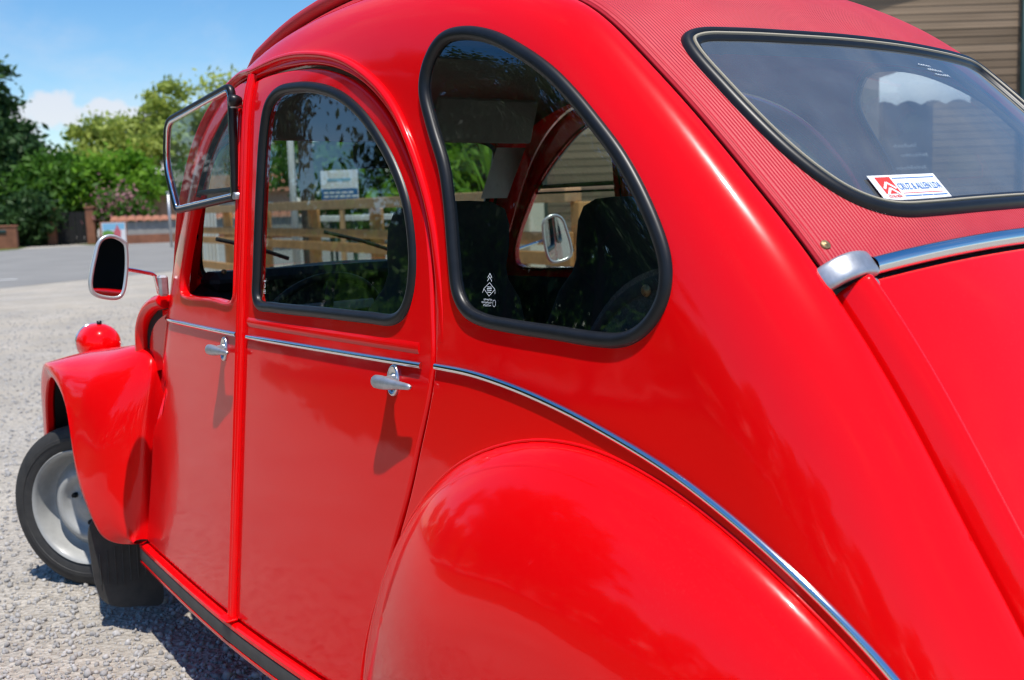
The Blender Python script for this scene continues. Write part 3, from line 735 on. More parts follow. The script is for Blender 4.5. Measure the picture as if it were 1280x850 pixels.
# ---- bright hinge strip along the top of the boot lid
def hinge():
    ys = np.linspace(-.430, .430, 41); rows = []
    prof = [(-.0125, -.006), (-.0125, .004), (-.010, .0085), (-.005, .0115), (0, .0120), (.005, .0105), (.0095, .0065), (.0115, .001), (.0115, -.006)]
    for a, h in prof:
        P = F_fab(np.full(41, T_HINGE-.002+a), ys, lift=.006); n = out_fab(surf_normals(F_fab, np.full(41, T_HINGE+a), ys)); rows.append(world(P+n*h, 1))
    m = MB(); m.grid(np.stack(rows, 1)); hs = m.build('hinge_strip', M['chrome'], CAR, sharp=50)
    for sg in (-1, 1):
        C0 = F_fab(np.array([T_HINGE-.006]), np.array([sg*.46]), lift=0)[0]; e = EN_at(np.array([T_HINGE-.006]))[0]
        nv = np.array([e[0], 0, e[1]]); tv = np.array([e[1], 0, -e[0]]); base = np.array([C0[0], 0, C0[2]])
        path = smooth_curve([(.436, .014), (.455, .0165), (.472, .0145), (.488, .006), (.499, -.007), (.505, -.022)], False, .005)
        G = []; n_ = len(path); pd = np.gradient(path, axis=0); pd /= np.linalg.norm(pd, axis=1)[:, None]
        for i in range(n_):
            y, h = path[i]; out = np.array([0, sg*-pd[i, 1], 0])+nv*pd[i, 0]; k = 1-.10*i/n_
            c = base+np.array([0, sg*y, 0])+nv*h; ring = []
            for a in np.linspace(0, 2*math.pi, 24, endpoint=False):
                s_, q = math.cos(a), math.sin(a)
                ring.append(c+tv*(.0185*k*np.sign(s_)*abs(s_)**.55)+out*(.0075*np.sign(q)*abs(q)**.6))
            G.append(ring)
        m = MB(); m.grid(np.array(G), closed_v=True); m.f.append(tuple(range(24))); m.s.append(False); m.f.append(tuple((n_-1)*24+i for i in range(24))); m.s.append(False)
        m.build('end_cap', M['cast'], hs, sharp=50)
        # pivot boss between the cap and the lid's rolled edge
        P, n = on(F_fab, T_HINGE+.020, sg*.470, 1, .002, out_fab)
        m = MB(); m.tube([P+Vector((0, -sg*.006, 0)), P+Vector((0, -sg*.030, 0))], .0085, 16); m.build('hinge_pivot', M['cast'], hs)
hinge()

# ---- rear wings
class Roll:
    """surface that rolls down by D over the distance L towards the curve J"""
    def __init__(s, J, L, D, base, p=2.2):
        c = np.r_[0, np.cumsum(np.hypot(*np.diff(np.array(J), axis=0).T))]; sp = Spline(c, J); T = np.linspace(0, c[-1], 500); s.P = sp(T)
        g = np.gradient(s.P, T, axis=0); 
        for _ in range(12): g[1:-1] = (g[:-2]+2*g[1:-1]+g[2:])/4
        s.N = np.stack([-g[:, 1], g[:, 0]], 1); s.N /= np.linalg.norm(s.N, axis=1)[:, None]
        tau = (1-np.linspace(0, 1, 3001)**3)[::-1]; dr = 1-np.clip(1-tau**p, 0, 1)**(1/p); s.tau, s.dr = tau, dr
        s.sl = np.r_[0, np.cumsum(np.hypot(np.diff(tau)*L, np.diff(dr)*D))]; s.arc = s.sl[-1]; s.ext = s.arc-L; s.L, s.D, s.base = L, D, base
    def dom(s): return s.P+s.N*s.ext
    def __call__(s, u, v):
        q = np.stack([np.asarray(u, float), np.asarray(v, float)], 1); n = len(q); e = np.empty(n); foot = np.empty((n, 2)); nn = np.empty((n, 2))
        a, b = s.P[:-1], s.P[1:]; ab = b-a; l2 = (ab**2).sum(1)
        for i in range(0, n, 2000):
            Q = q[i:i+2000, None, :]; f = np.clip(((Q-a)*ab).sum(2)/l2, 0, 1); P = a+ab*f[..., None]; d2 = ((Q-P)**2).sum(2); j = d2.argmin(1); r = np.arange(len(j))
            fo = P[r, j]; fj = f[r, j][:, None]; m = s.N[j]*(1-fj)+s.N[j+1]*fj; m /= np.linalg.norm(m, axis=1)[:, None]
            e[i:i+2000] = np.where(((q[i:i+2000]-fo)*m).sum(1) > 0, -1, 1)*np.sqrt(d2[r, j]); foot[i:i+2000] = fo; nn[i:i+2000] = m
        sl = np.clip(s.arc-(e+s.ext), 0, s.arc); tau = np.interp(sl, s.sl, s.tau); dr = np.interp(sl, s.sl, s.dr); roll = e+s.ext < s.arc; d = s.L*(1-tau)
        x = np.where(roll, foot[:, 0]-nn[:, 0]*d, q[:, 0]); z = np.where(roll, foot[:, 1]-nn[:, 1]*d, q[:, 1])
        D = s.base(foot[:, 0], foot[:, 1])-w0(foot[:, 0], foot[:, 1])+.004
        return np.stack([x, s.base(x, z)-np.where(roll, D*dr, 0), z], 1)
J_WING = [(1.725, .27), (1.742, .40), (1.79, .535), (1.862, .658), (1.932, .738), (2.025, .804), (2.115, .842), (2.19, .861), (2.29, .868), (2.40, .853), (2.54, .806), (2.665, .740), (2.75, .680), (2.815, .62), (2.865, .55), (2.90, .47), (2.915, .38), (2.92, .28)]
def wing_base(x, z): return .775-.15*np.clip(x-2.12, 0, 1)**2-.45*np.clip(2.12-x, 0, 1)**2-.30*np.clip(z-.40, 0, 1)**2
WING = Roll(J_WING, .26, .115, wing_base, 2.0)
def rear_wing(side):
    d = WING.dom(); d = d[(d[:, 1] > .30)]; d = resample(d, .012)
    o = ccw(np.vstack([d, resample([d[-1], (d[-1][0]-.02, .30), (d[0][0]+.02, .30), d[0]], .03)[1:-1]]))
    w_ = panel('rear_wing', WING, o, (), M['red'], CAR, side, grid=fine(side)*1.1, edge=.003, skirt=.03)
    bd = offset(WING.dom(), -.060, False); bd = resample(bd[bd[:, 1] > .33], .012); strip('wing_seam', WING, bd, [(-.006, -.0002), (-.0025, .0004), (0, .0006), (.0012, .0004), (.002, -.0004)], M['red'], w_, side, closed=False, sharp=30)
    gp = WING.dom(); gp = resample(gp[gp[:, 1] > .32], .012); gp2 = offset(WING.P, .0015, False); gp2 = resample(gp2[gp2[:, 1] > .32], .012); strip('wing_piping', F_body, gp2, half_round(.0026, .0026, 7), M['red'], w_, side, closed=False)
rear_wing(1); rear_wing(-1)

# ---- front wings: sections from the inner edge over the crest to the wheel-arch lip
LIP = [(-.30, .69, .41), (-.282, .69, .538), (-.227, .70, .632), (-.139, .705, .716), (.032, .725, .705), (.142, .74, .655), (.190, .748, .578), (.228, .752, .486), (.278, .752, .422), (.318, .742, .356), (.350, .725, .310), (.398, .695, .296), (.452, .662, .300)]
CREST = [(-.44, .60, .37), (-.43, .60, .51), (-.40, .61, .62), (-.34, .62, .70), (-.25, .625, .752), (-.066, .615, .794), (.16, .60, .82), (.353, .59, .833), (.432, .606, .767), (.442, .632, .632), (.447, .648, .497), (.450, .656, .383), (.450, .657, .312)]
INNER = [(-.43, .34, .33), (-.44, .34, .46), (-.41, .34, .57), (-.35, .34, .65), (-.25, .35, .69), (-.06, .37, .72), (.16, .39, .745), (.36, .42, .765), (.452, .53, .74), (.456, .56, .62), (.458, .58, .49), (.458, .59, .37), (.456, .60, .30)]
def front_wing(side):
    n = 70; k = np.arange(len(LIP)); kk = np.linspace(0, len(LIP)-1, n)
    def sm(P): return Spline(k, np.array(P))(kk)
    L, C, I = sm(LIP), sm(CREST), sm(INNER)
    blend = np.clip((kk-6.5)/2.5, 0, 1)[:, None]
    m1 = .62*C+.38*L+np.stack([np.zeros(n), np.full(n, .036), np.full(n, .030)*(1-blend[:, 0])], 1)*(1-.55*blend)
    m2 = .27*C+.73*L+np.stack([np.zeros(n), np.full(n, .022), np.full(n, .018)*(1-blend[:, 0])], 1)*(1-.45*blend)
    ci = .5*(I+C)+np.stack([np.zeros(n), np.zeros(n), np.full(n, .03)*(1-blend[:, 0])], 1)
    rows = []
    tt = np.linspace(0, 5, 41)
    for i in range(n):
        S = Spline([0, 1, 2, 3, 4, 5], [I[i], ci[i], C[i], m1[i], m2[i], L[i]])(tt)
        t1 = S[-1]-S[-2]; t1 /= np.linalg.norm(t1)
        S = np.vstack([S, S[-1]+t1*.003+[0, -.004, 0], S[-1]+t1*.002+[0, -.010, 0], S[-1]+[0, -.024, .004]])
        rows.append(S)
    G = np.array(rows); G[..., 1] *= -side
    m = MB(); m.grid(G); o = m.build('front_wing', M['red'], CAR)
    # inner arch so that no light shows through
    G2 = np.stack([L*[1, 1, 1]-[0, .03, -.012], I*[1, 1, 1]-[0, -.02, .03]], 1); G2[..., 1] *= -side
    m = MB(); m.grid(G2); m.build('wheel_arch', M['dark'], o)
    # mud flap
    P = [(-.728, .34), (-.738, .226), (-.713, .092), (-.668, .060), (-.60, .045), (-.536, .034), (-.53, .06), (-.55, .22), (-.56, .34)]
    pp = smooth_curve(P, True, .012, 1); m = MB(); n2 = len(pp)
    front = [(.262+.05*(q[1]-.3), side*q[0], q[1]) for q in pp]; back = [(.256+.05*(q[1]-.3), side*q[0], q[1]) for q in pp]
    m.add(front+back, [tuple(range(n2)), tuple(range(n2, 2*n2))[::-1]]+[(i, (i+1) % n2, n2+(i+1) % n2, n2+i) for i in range(n2)], False)
    for i in range(7):
        y = -.715+.022*i; m.box((.2605, side*y, .19), (.004, .003, .13-.012*abs(i-3)), Matrix.Rotation(.05, 3, 'Y'), bevel=.001)
    m.build('mud_flap', M['flap'], o)
front_wing(1); front_wing(-1)

# ---- bonnet, scuttle
def bonnet():
    xs = np.linspace(-.50, .52, 30); G = []
    for x in xs:
        k = (x+.5)/1.02
        hw = .27+.30*k**1.1; zt = .80+.185*k**.8-.05*(1-k)**3; zb = .60+.20*k
        row = []
        for a in np.linspace(-1, 1, 41):
            th = a*math.pi/2; s_ = math.sin(th); c_ = math.cos(th)
            row.append((x, hw*np.sign(s_)*abs(s_)**.62, zb+(zt-zb)*abs(c_)**.62))
        G.append(row)
    m = MB(); m.grid(G); b = m.build('bonnet', M['red'], CAR)
    arc = smooth_curve([(.325, .80), (.332, .844), (.340, .891), (.377, .935), (.447, .968), (.535, .985)], False, .012)
    for side in (1, -1):
        m = MB(); m.tube([(x+.018, -side*(.570+.01*x), z) for x, z in arc], .021, 12); lp = m.build('vent_lip', M['red'], b)
        m = MB(); m.grid([[(x+.02, -side*.566, z), (x+.065, -side*.566, z-.035)] for x, z in arc]); m.build('air_intake', M['dark'], b)
        m = MB(); m.grid([[(x+.06, -side*.569, z-.03), (max(x+.06, .54), -side*.569, .80)] for x, z in arc]); m.build('vent_panel', M['red'], b)
    # front panel and grille below the bonnet
    m = MB(); m.box((-.47, 0, .57), (.05, .52, .42), bevel=.02); m.build('radiator_grille', M['alu'], CAR)
    xs = np.linspace(.40, .56, 6); G = []
    for x in xs:
        w = float(w0(x, .97))-.012; G.append([(x, -w, .80), (x, -w, .955), (x, -w+.03, .985+(x-.4)*.1), (x, -.3, 1.0+(x-.4)*.1), (x, 0, 1.0+(x-.4)*.1), (x, .3, 1.0+(x-.4)*.1), (x, w-.03, .985+(x-.4)*.1), (x, w, .955), (x, w, .80)])
    m = MB(); m.grid(G); m.build('scuttle', M['red'], CAR, sharp=40)
    m = MB(); m.box((.50, 0, .62), (.02, 1.1, .70)); m.build('bulkhead', M['dark'], CAR)
bonnet()

# ---- headlights
def headlight(side):
    c = Vector((-.29, -side*.49, .790))
    m = MB(); prof = [(0, .060), (.018, .058), (.036, .050), (.051, .036), (.061, .018), (.0655, 0), (.067, -.022), (.066, -.055)]
    m.lathe([(r, h) for r, h in prof], c, 'X', 32); h = m.build('headlight', M['red'], CAR)
    m = MB(); m.lathe([(.062, -.052), (.0665, -.056), (.0665, -.066), (.058, -.070)], c, 'X', 32); m.build('headlight_rim', M['chrome'], h, sharp=40)
    m = MB(); m.lathe([(.058, -.068), (.04, -.076), (0, -.080)], c, 'X', 32); m.build('headlight_glass', M['glass_clear'], h)
    m = MB(); m.tube([c+Vector((-.004, 0, .060)), c+Vector((-.004, 0, .077))], .008, 12); m.build('adjusting_knob', M['rubber'], h)
    m = MB(); m.tube([c+Vector((0, 0, -.06)), c+Vector((.0, side*.02, -.12))], .014, 10); m.tube([(c.x, -side*.47, c.z-.12), (c.x, side*.0, c.z-.12)], .016, 10); m.build('headlight_bracket', M['red'], h)
headlight(1); headlight(-1)

# ---- wheels
def wheel(x, side, steer, y=.625, sc=1.0):
    w = empty('wheel', (x, -side*y, .287*sc), 0, CAR); w.scale = (sc, sc, sc); Rm = Matrix.Rotation(R(steer), 3, 'Z')
    s = -side                                                    # outward is -y on the near side
    m = MB()
    prof = [(.196, -.050), (.206, -.058), (.235, -.064), (.262, -.061), (.276, -.054), (.284, -.046)]
    tread = []
    for h in np.linspace(-.046, .046, 27):
        r = .2855+.0030*(1-(h/.046)**2); g = (abs(h) % .0155) < .0028
        tread.append((r-(.005 if g else 0), h))
    prof = prof+tread+[(.284, .046), (.276, .054), (.262, .061), (.250, .0635), (.2485, .066), (.236, .0665), (.2345, .0645), (.222, .0625), (.206, .058), (.196, .050)]
    m.lathe([(r, s*h) for r, h in prof], (0, 0, 0), 'Y', 72, Rm); m.build('tyre', M['tyre'], w, sharp=35)
    m = MB()
    prof = [(.190, -.05), (.197, .050), (.203, .056), (.205, .060), (.2025, .0625), (.197, .060), (.190, .052), (.183, .030), (.176, .008), (.170, -.008), (.163, -.012), (.152, -.004), (.140, .012), (.128, .026), (.118, .033), (.108, .034), (.098, .028), (.090, .018), (.080, .012), (.064, .010), (.055, .014), (.050, .016), (.0, .016)]
    m.lathe([(r, s*h) for r, h in prof], (0, 0, 0), 'Y', 64, Rm); m.build('rim', M['rim'], w, sharp=60)
    m = MB(); m.lathe([(.034, s*.016), (.034, s*.030), (.030, s*.036), (.016, s*.040), (0, s*.041)], (0, 0, 0), 'Y', 28, Rm); m.build('hub_cap', M['rim'], w, sharp=40)
    for k in range(3):
        a = 2*math.pi*k/3+.55; c = Rm @ Vector((.064*math.cos(a), s*.018, .064*math.sin(a)))
        m = MB(); m.lathe([(.0, s*.012), (.008, s*.011), (.0095, s*.006), (.0095, -s*.008)], c, 'Y', 6, Rm, smooth=False); m.build('wheel_nut', M['dark'], w)
wheel(-.205, 1, 36, .585, .945); wheel(-.205, -1, 34, .585, .945); wheel(2.40, 1, 0, .60); wheel(2.40, -1, 0, .60)

# ---- door mirrors
def wing_mirror(side, x, w, z, base):
    c = Vector((x, -side*w, z)); pr = [(-.050, -.058), (-.040, -.072), (.015, -.066), (.030, -.058), (.036, -.040), (.040, .045), (.034, .070), (.006, .078), (-.016, .074), (-.032, .05)]
    # outline (sideways, up); the outer side leans
    pr = [(-.052, -.045), (-.046, -.064), (.012, -.080), (.026, -.074), (.042, -.020), (.047, .040), (.045, .058), (.010, .078), (-.018, .068), (-.034, .030)]
    o = smooth_curve(pr, True, .006, 2)
    yaw = Matrix.Rotation(.10 if side > 0 else -.40, 3, 'Z')
    P = lambda a, b, d: c+yaw @ Vector((d, side*a, b))
    m = MB(); m.tube([P(a, b, .002) for a, b in o], .0055, 10, closed=True); n = len(o)
    G = [[tuple(P(a*k, b*k, d)) for a, b in o] for k, d in ((1, 0), (.99, -.012), (.90, -.025), (.70, -.036), (.35, -.043), (.02, -.045))]
    m.grid(G, closed_v=True); b = m.build('wing_mirror', M['white_metal'], CAR)
    m = MB(); m.v = [tuple(P(a*.97, bb*.97, .004)) for a, bb in o]; m.f = [tuple(range(n))]; m.s = [False]; m.build('mirror_glass', M['mirror'], b)
    bp = Vector(base)
    m = MB(); e = P(.035, -.005, -.02)
    pts = smooth_curve([tuple(e), tuple(e.lerp(bp+Vector((-.0, -side*.012, .03)), .6)), tuple(bp+Vector((0, -side*.020, .028))), tuple(bp+Vector((0, -side*.016, .006))), tuple(bp+Vector((0, -side*.012, -.02)))], False, .008)
    m.tube(pts, .0052, 10); m.build('mirror_arm', M['chrome'], b)
    m = MB(); m.box(bp, (.022, .026, .056), bevel=.006); m.build('mirror_bracket', M['cast'], b)
M['white_metal'] = mat('pale_enamelled_metal', (.62, .63, .62), rough=.28, metal=.55)
wing_mirror(1, .64, .745, 1.089, (.582, -.588, 1.028))
wing_mirror(-1, .64, .755, 1.095, (.582, .588, 1.028))

# ---- windscreen
def windscreen():
    t0, t1 = t_at_x(.515), t_at_x(.70); 
    pts = [(t0, -.44), (t0, 0), (t0, .44), (t0+.03, .472), (t1-.05, .478), (t1, .45), (t1, 0), (t1, -.45), (t1-.05, -.478), (t0+.03, -.472)]
    o = ccw(smooth_curve(pts, True, .012, 2))
    f = lambda t, y: F_fab(t, y, lift=-.02)
    g = panel('windscreen', f, o, (), M['glass_clear'], CAR, 1, grid=.06, edge=0, skirt=0, outfn=out_fab)
    strip('windscreen_seal', f, o, [(-.012, -.012), (-.010, .010), (.004, .012), (.012, .006), (.014, -.012)], M['rubber'], g, 1, outfn=out_fab)
    o2 = ccw(np.vstack([cl((t0-.07, -.499), (t_at_x(.80), -.499)), cl((t_at_x(.80), -.499), (t_at_x(.80), .499)), cl((t_at_x(.80), .499), (t0-.07, .499)), cl((t0-.07, .499), (t0-.07, -.499))]))
    panel('windscreen_frame', f, o2, [offset(o, -.004)], M['red'], CAR, 1, grid=.03, edge=0, skirt=.02, outfn=out_fab)
    for y0, y1 in ((-.16, -.40), (.22, -.05)):
        a = f(np.array([t0+.02]), np.array([y0]))[0]; b = f(np.array([t0+.10]), np.array([y1]))[0]; d = f(np.array([t0+.065]), np.array([(y0+y1)/2]))[0]
        off = np.array([-.03, 0, .01]); W_ = lambda p: tuple(world((p+off)[None], 1)[0])
        m = MB(); m.tube([W_(a), W_(d), W_(b)], .006, 8); m.build('wiper', M['dark'], CAR)
windscreen()

# ---- interior
def interior():
    m = MB(); m.box((1.6, 0, .33), (2.3, 1.16, .03)); m.build('floor_pan', M['dark'], CAR)
    m = MB(); m.box((.60, 0, .90), (.16, 1.02, .26), bevel=.04); m.box((.655, 0, 1.035), (.10, 1.00, .05), bevel=.02); d = m.build('dashboard', M['trim_black'], CAR)
    m = MB(); m.box((.735, 0, .945), (.012, .96, .028), bevel=.004); m.build('dashboard_shelf', M['grey'], d)
    m = MB(); m.lathe([(0, .004), (.006, .003), (.007, -.003)], (.69, -.46, 1.06), 'X', 12); m.build('dashboard_knob', M['brass'], d)
    # steering wheel (near side) on its column
    c = Vector((.90, -.30, .885)); rm = Matrix.Rotation(R(-62), 3, 'Y')
    m = MB(); m.tube([c+rm @ Vector((.185*math.cos(a), .185*math.sin(a), 0)) for a in np.linspace(0, 2*math.pi, 48, endpoint=False)], .0105, 10, closed=True)
    m.tube([c+rm @ Vector((.18, 0, 0)), c+rm @ Vector((0, 0, -.03)), c+rm @ Vector((-.18, 0, 0))], .012, 8); m.tube([c+rm @ Vector((0, 0, -.03)), Vector((.62, -.29, .88))], .022, 10)
    m.build('steering_wheel', M['trim_black'], CAR)
    for y in (-.27, .275):
        s = None
        G = []
        for z, hw, d, x in ((.50, .22, .05, 1.36), (.60, .235, .07, 1.38), (.75, .235, .075, 1.405), (.90, .225, .075, 1.43), (1.00, .19, .065, 1.447), (1.045, .155, .055, 1.455), (1.075, .145, .055, 1.460), (1.12, .150, .055, 1.467), (1.17, .150, .052, 1.473), (1.205, .138, .044, 1.477), (1.222, .105, .028, 1.479), (1.226, .05, .012, 1.479)):
            G.append([(x+d*np.sign(math.sin(a))*abs(math.sin(a))**.7, y+hw*np.sign(math.cos(a))*abs(math.cos(a))**.45, z) for a in np.linspace(0, 2*math.pi, 32, endpoint=False)])
        m = MB(); m.grid(G, closed_v=True); m.f.append(tuple(11*32+i for i in range(32))); m.s.append(True); s = m.build('front_seat', M['seat'], CAR)
        m = MB(); m.box((1.12, y, .50), (.50, .44, .14), Matrix.Rotation(.12, 3, 'Y'), bevel=.05); m.build('seat_cushion', M['seat'], s)
    # rear bench: backrest with rounded shoulders and the side panels over the wheel arches
    G = []
    for k, (x, zt) in enumerate(((2.02, .50), (2.06, .80), (2.10, 1.0), (2.13, 1.04), (2.17, 1.05), (2.21, 1.03), (2.22, .95), (2.22, .5))):
        G.append([(x, y, zt-(.16*abs(y/.5)**3 if zt > .9 else 0)) for y in np.linspace(-.5, .5, 21)])
    m = MB(); m.grid(G); m.build('rear_bench', M['trim_black'], CAR)
    m = MB(); m.box((1.88, 0, .50), (.50, 1.0, .16), bevel=.05); m.build('bench_cushion', M['seat'], CAR)
    for side in (1, -1):
        pts = [(2.10, .55), (2.13, .80), (2.165, .93), (2.215, 1.019), (2.261, 1.071), (2.295, 1.096), (2.33, 1.112), (2.376, 1.124), (2.43, 1.12), (2.47, 1.09), (2.50, .9), (2.50, .55)]
        pp = smooth_curve(pts, step=.02, it=2)
        m = MB(); G = [[(x-.0*k, -side*(.545-dy), z-dz) for dy, dz in ((0, .03), (.0, .012), (.006, .003), (.018, 0), (.05, .0), (.30, -.02))] for k, (x, z) in enumerate(pp)]
        m.grid(G); q = m.build('arch_trim', M['trim_black'], CAR)
        o = ccw(np.vstack([pp, [(2.3, .55)]])); f = lambda u, v: np.stack([u, np.full(len(u),   .543), v], 1)
        pan = panel('arch_panel', f, o, (), M['arch_cloth'], q, side, grid=.05, edge=0, skirt=0)
        m = MB(); m.lathe([(0, .003), (.004, .003), (.005, .0015), (.0085, .002), (.0095, 0)], (2.34, -side*.545, 1.088), 'Y', 16, Matrix.Identity(3) if side < 0 else Matrix.Rotation(math.pi, 3, 'Z')); m.build('panel_screw', M['brass'], q)
    # parcel shelf, boot floor
    m = MB(); m.box((2.40, 0, .95), (.36, 1.0, .02)); m.build('parcel_shelf', M['trim_black'], CAR)
    # sun visors and inside mirror
    for y in (-.27, .27):
        m = MB(); m.box((.905, y, 1.455), (.012, .36, .13), Matrix.Rotation(.35, 3, 'Y'), bevel=.005); m.build('sun_visor', M['visor'], CAR)
    m = MB(); m.box((.78, 0.005, 1.365), (.022, .19, .075), Matrix.Rotation(-.25, 3, 'Z'), bevel=.012); im = m.build('inside_mirror', M['trim_black'], CAR)
    m = MB(); m.box((.7935, .002, 1.365), (.004, .178, .064), Matrix.Rotation(-.25, 3, 'Z') @ Matrix.Rotation(-.03, 3, 'Y')); m.build('mirror_glass', M['mirror_dim'], im)
    m = MB(); m.tube([(.76, 0, 1.37), (.75, 0, 1.45)], .008, 8); m.build('mirror_stalk', M['trim_black'], im)
M['mirror_dim'] = mat('darkened_mirror_glass', (.16, .17, .18), rough=.02, metal=1)  # glass colour darkened to dull the bright sky it would reflect
M['arch_cloth'] = mat('speckled_black_carpet', (.035, .034, .033), rough=.9, noise=(320, .5, (.12, .115, .11)), bump=(600, .4, .002))
interior()

# ---- paper in the windscreen, glass markings, dealer's sticker
def flat_text(name, s, size, material, parent, P, X, Y, depth=.0003, mirror=False, font_scale_x=1.0, align='LEFT'):
    cu = bpy.data.curves.new(name, 'FONT'); cu.body = s; cu.size = size; cu.align_x = align; cu.extrude = depth/2; cu.resolution_u = 2
    o = bpy.data.objects.new(name, cu); COL.objects.link(o); cu.materials.append(material)
    X = Vector(X).normalized(); Y = Vector(Y); Y = (Y-X*Y.dot(X)).normalized(); Z = X.cross(Y)
    sx = -1 if mirror else 1
    mtx = Matrix((X*sx*font_scale_x, Y, Z)).transposed().to_4x4(); mtx.translation = Vector(P); o.matrix_world = mtx
    bpy.context.view_layer.update()
    dg = bpy.context.evaluated_depsgraph_get(); me = bpy.data.meshes.new_from_object(o.evaluated_get(dg)); me.transform(mtx)
    if mirror: me.flip_normals()
    bpy.data.objects.remove(o); bpy.data.curves.remove(cu)
    me.name = name; ob = bpy.data.objects.new(name, me); COL.objects.link(ob)
    ob.parent = parent; return ob
def decal(name, P, X, Y, polys, material, parent, h):
    n = Vector(X).cross(Vector(Y)).normalized(); m = MB()
    for pl in polys:
        o = len(m.v); m.v += [tuple(Vector(P)+Vector(X)*a+Vector(Y)*b+n*h) for a, b in pl]; m.f.append(tuple(range(o, o+len(pl)))); m.s.append(False)
    return m.build(name, material, parent)
def stroke(pts, w):
    out = []
    for a, b in zip(pts[:-1], pts[1:]):
        a = Vector((*a, 0)); b = Vector((*b, 0)); d = (b-a).normalized(); q = Vector((-d.y, d.x, 0))*w/2
        out.append([tuple((p)[:2]) for p in (a-q, b-q, b+q, a+q)])
    return out
def sticker():
    par = soft
    c = (2.687, -.262)
    P, n = on(F_fab, c[0], c[1], 1, .0022, out_fab)
    Px, _ = on(F_fab, c[0], c[1]+.05, 1, .0022, out_fab); X = (Px-P).normalized(); Y = n.cross(X).normalized()
    if Y.z < 0: Y = -Y
    X, Y = X*math.cos(.075)-Y*math.sin(.075), Y*math.cos(.075)+X*math.sin(.075)
    w, h = .140, .0475
    decal('dealer_sticker', P, X, Y, [[(-w/2, -h/2), (w/2, -h/2), (w/2, h/2), (-w/2, h/2)]], M['white'], par, 0)
    x0 = -w/2+.006
    decal('sticker_emblem', P, X, Y, [[(x0+.006, -h/2+.012), (x0+.036, -h/2+.012), (x0+.036, h/2-.004), (x0+.006, h/2-.004)]], M['sred'], par, .0004)
    cx = x0+.021; V = []
    for b in (-.0035, .0075):
        V += stroke([(cx-.012, b-.010), (cx, b+.002)], .0042)+stroke([(cx, b+.002), (cx+.012, b-.010)], .0042)
    decal('sticker_chevron', P, X, Y, V, M['white'], par, .0008)
    decal('sticker_line', P, X, Y, [[(x0+.040, h/2-.0075), (w/2-.006, h/2-.0075), (w/2-.006, h/2-.006), (x0+.040, h/2-.006)]], M['sblue'], par, .0004)
    decal('sticker_line', P, X, Y, [[(x0+.040, -h/2+.0115), (w/2-.010, -h/2+.0115), (w/2-.010, -h/2+.0125), (x0+.040, -h/2+.0125)]], M['sred'], par, .0004)
    flat_text('sticker_lettering', 'CRUZ & ALLEN LDA', .0178, M['sblue'], par, P+X*(x0+.0395)+Y*(-.0052)+n*.0004, X, Y, font_scale_x=.56)
    flat_text('sticker_lettering', 'CITRO\u00cbN', .0062, M['sred'], par, P+X*(x0+.0065)+Y*(-h/2+.0045)+n*.0004, X, Y)
    for a, b in ((.040, .074), (.0755, .098), (.0995, .129)):
        decal('sticker_small_print', P, X, Y, [[(x0+a, -h/2+.0058), (x0+b, -h/2+.0058), (x0+b, -h/2+.0076), (x0+a, -h/2+.0076)]], M['sblue'], par, .0004)
    # maker's mark etched at the top of the back window, seen from behind
    P, n = on(F_fab, 2.42, .10, 1, .0022, out_fab); Px, _ = on(F_fab, 2.42, .15, 1, .0022, out_fab); X = (Px-P).normalized(); Y = n.cross(X).normalized(); Y = Y if Y.z > 0 else -Y
    S = []
    rnd = random.Random(4)
    for r_, (x_, y_, nn) in enumerate(((-.026, .012, 5), (-.010, .000, 6), (.000, -.012, 6))):
        for k in range(nn):
            a = x_+k*.0082; S += stroke([(a, y_), (a+.0055, y_+rnd.uniform(.003, .007)), (a+.005, y_-.002)], .0011)
    decal('etched_mark', P, X, Y, S, M['etch'], par, 0)
sticker()
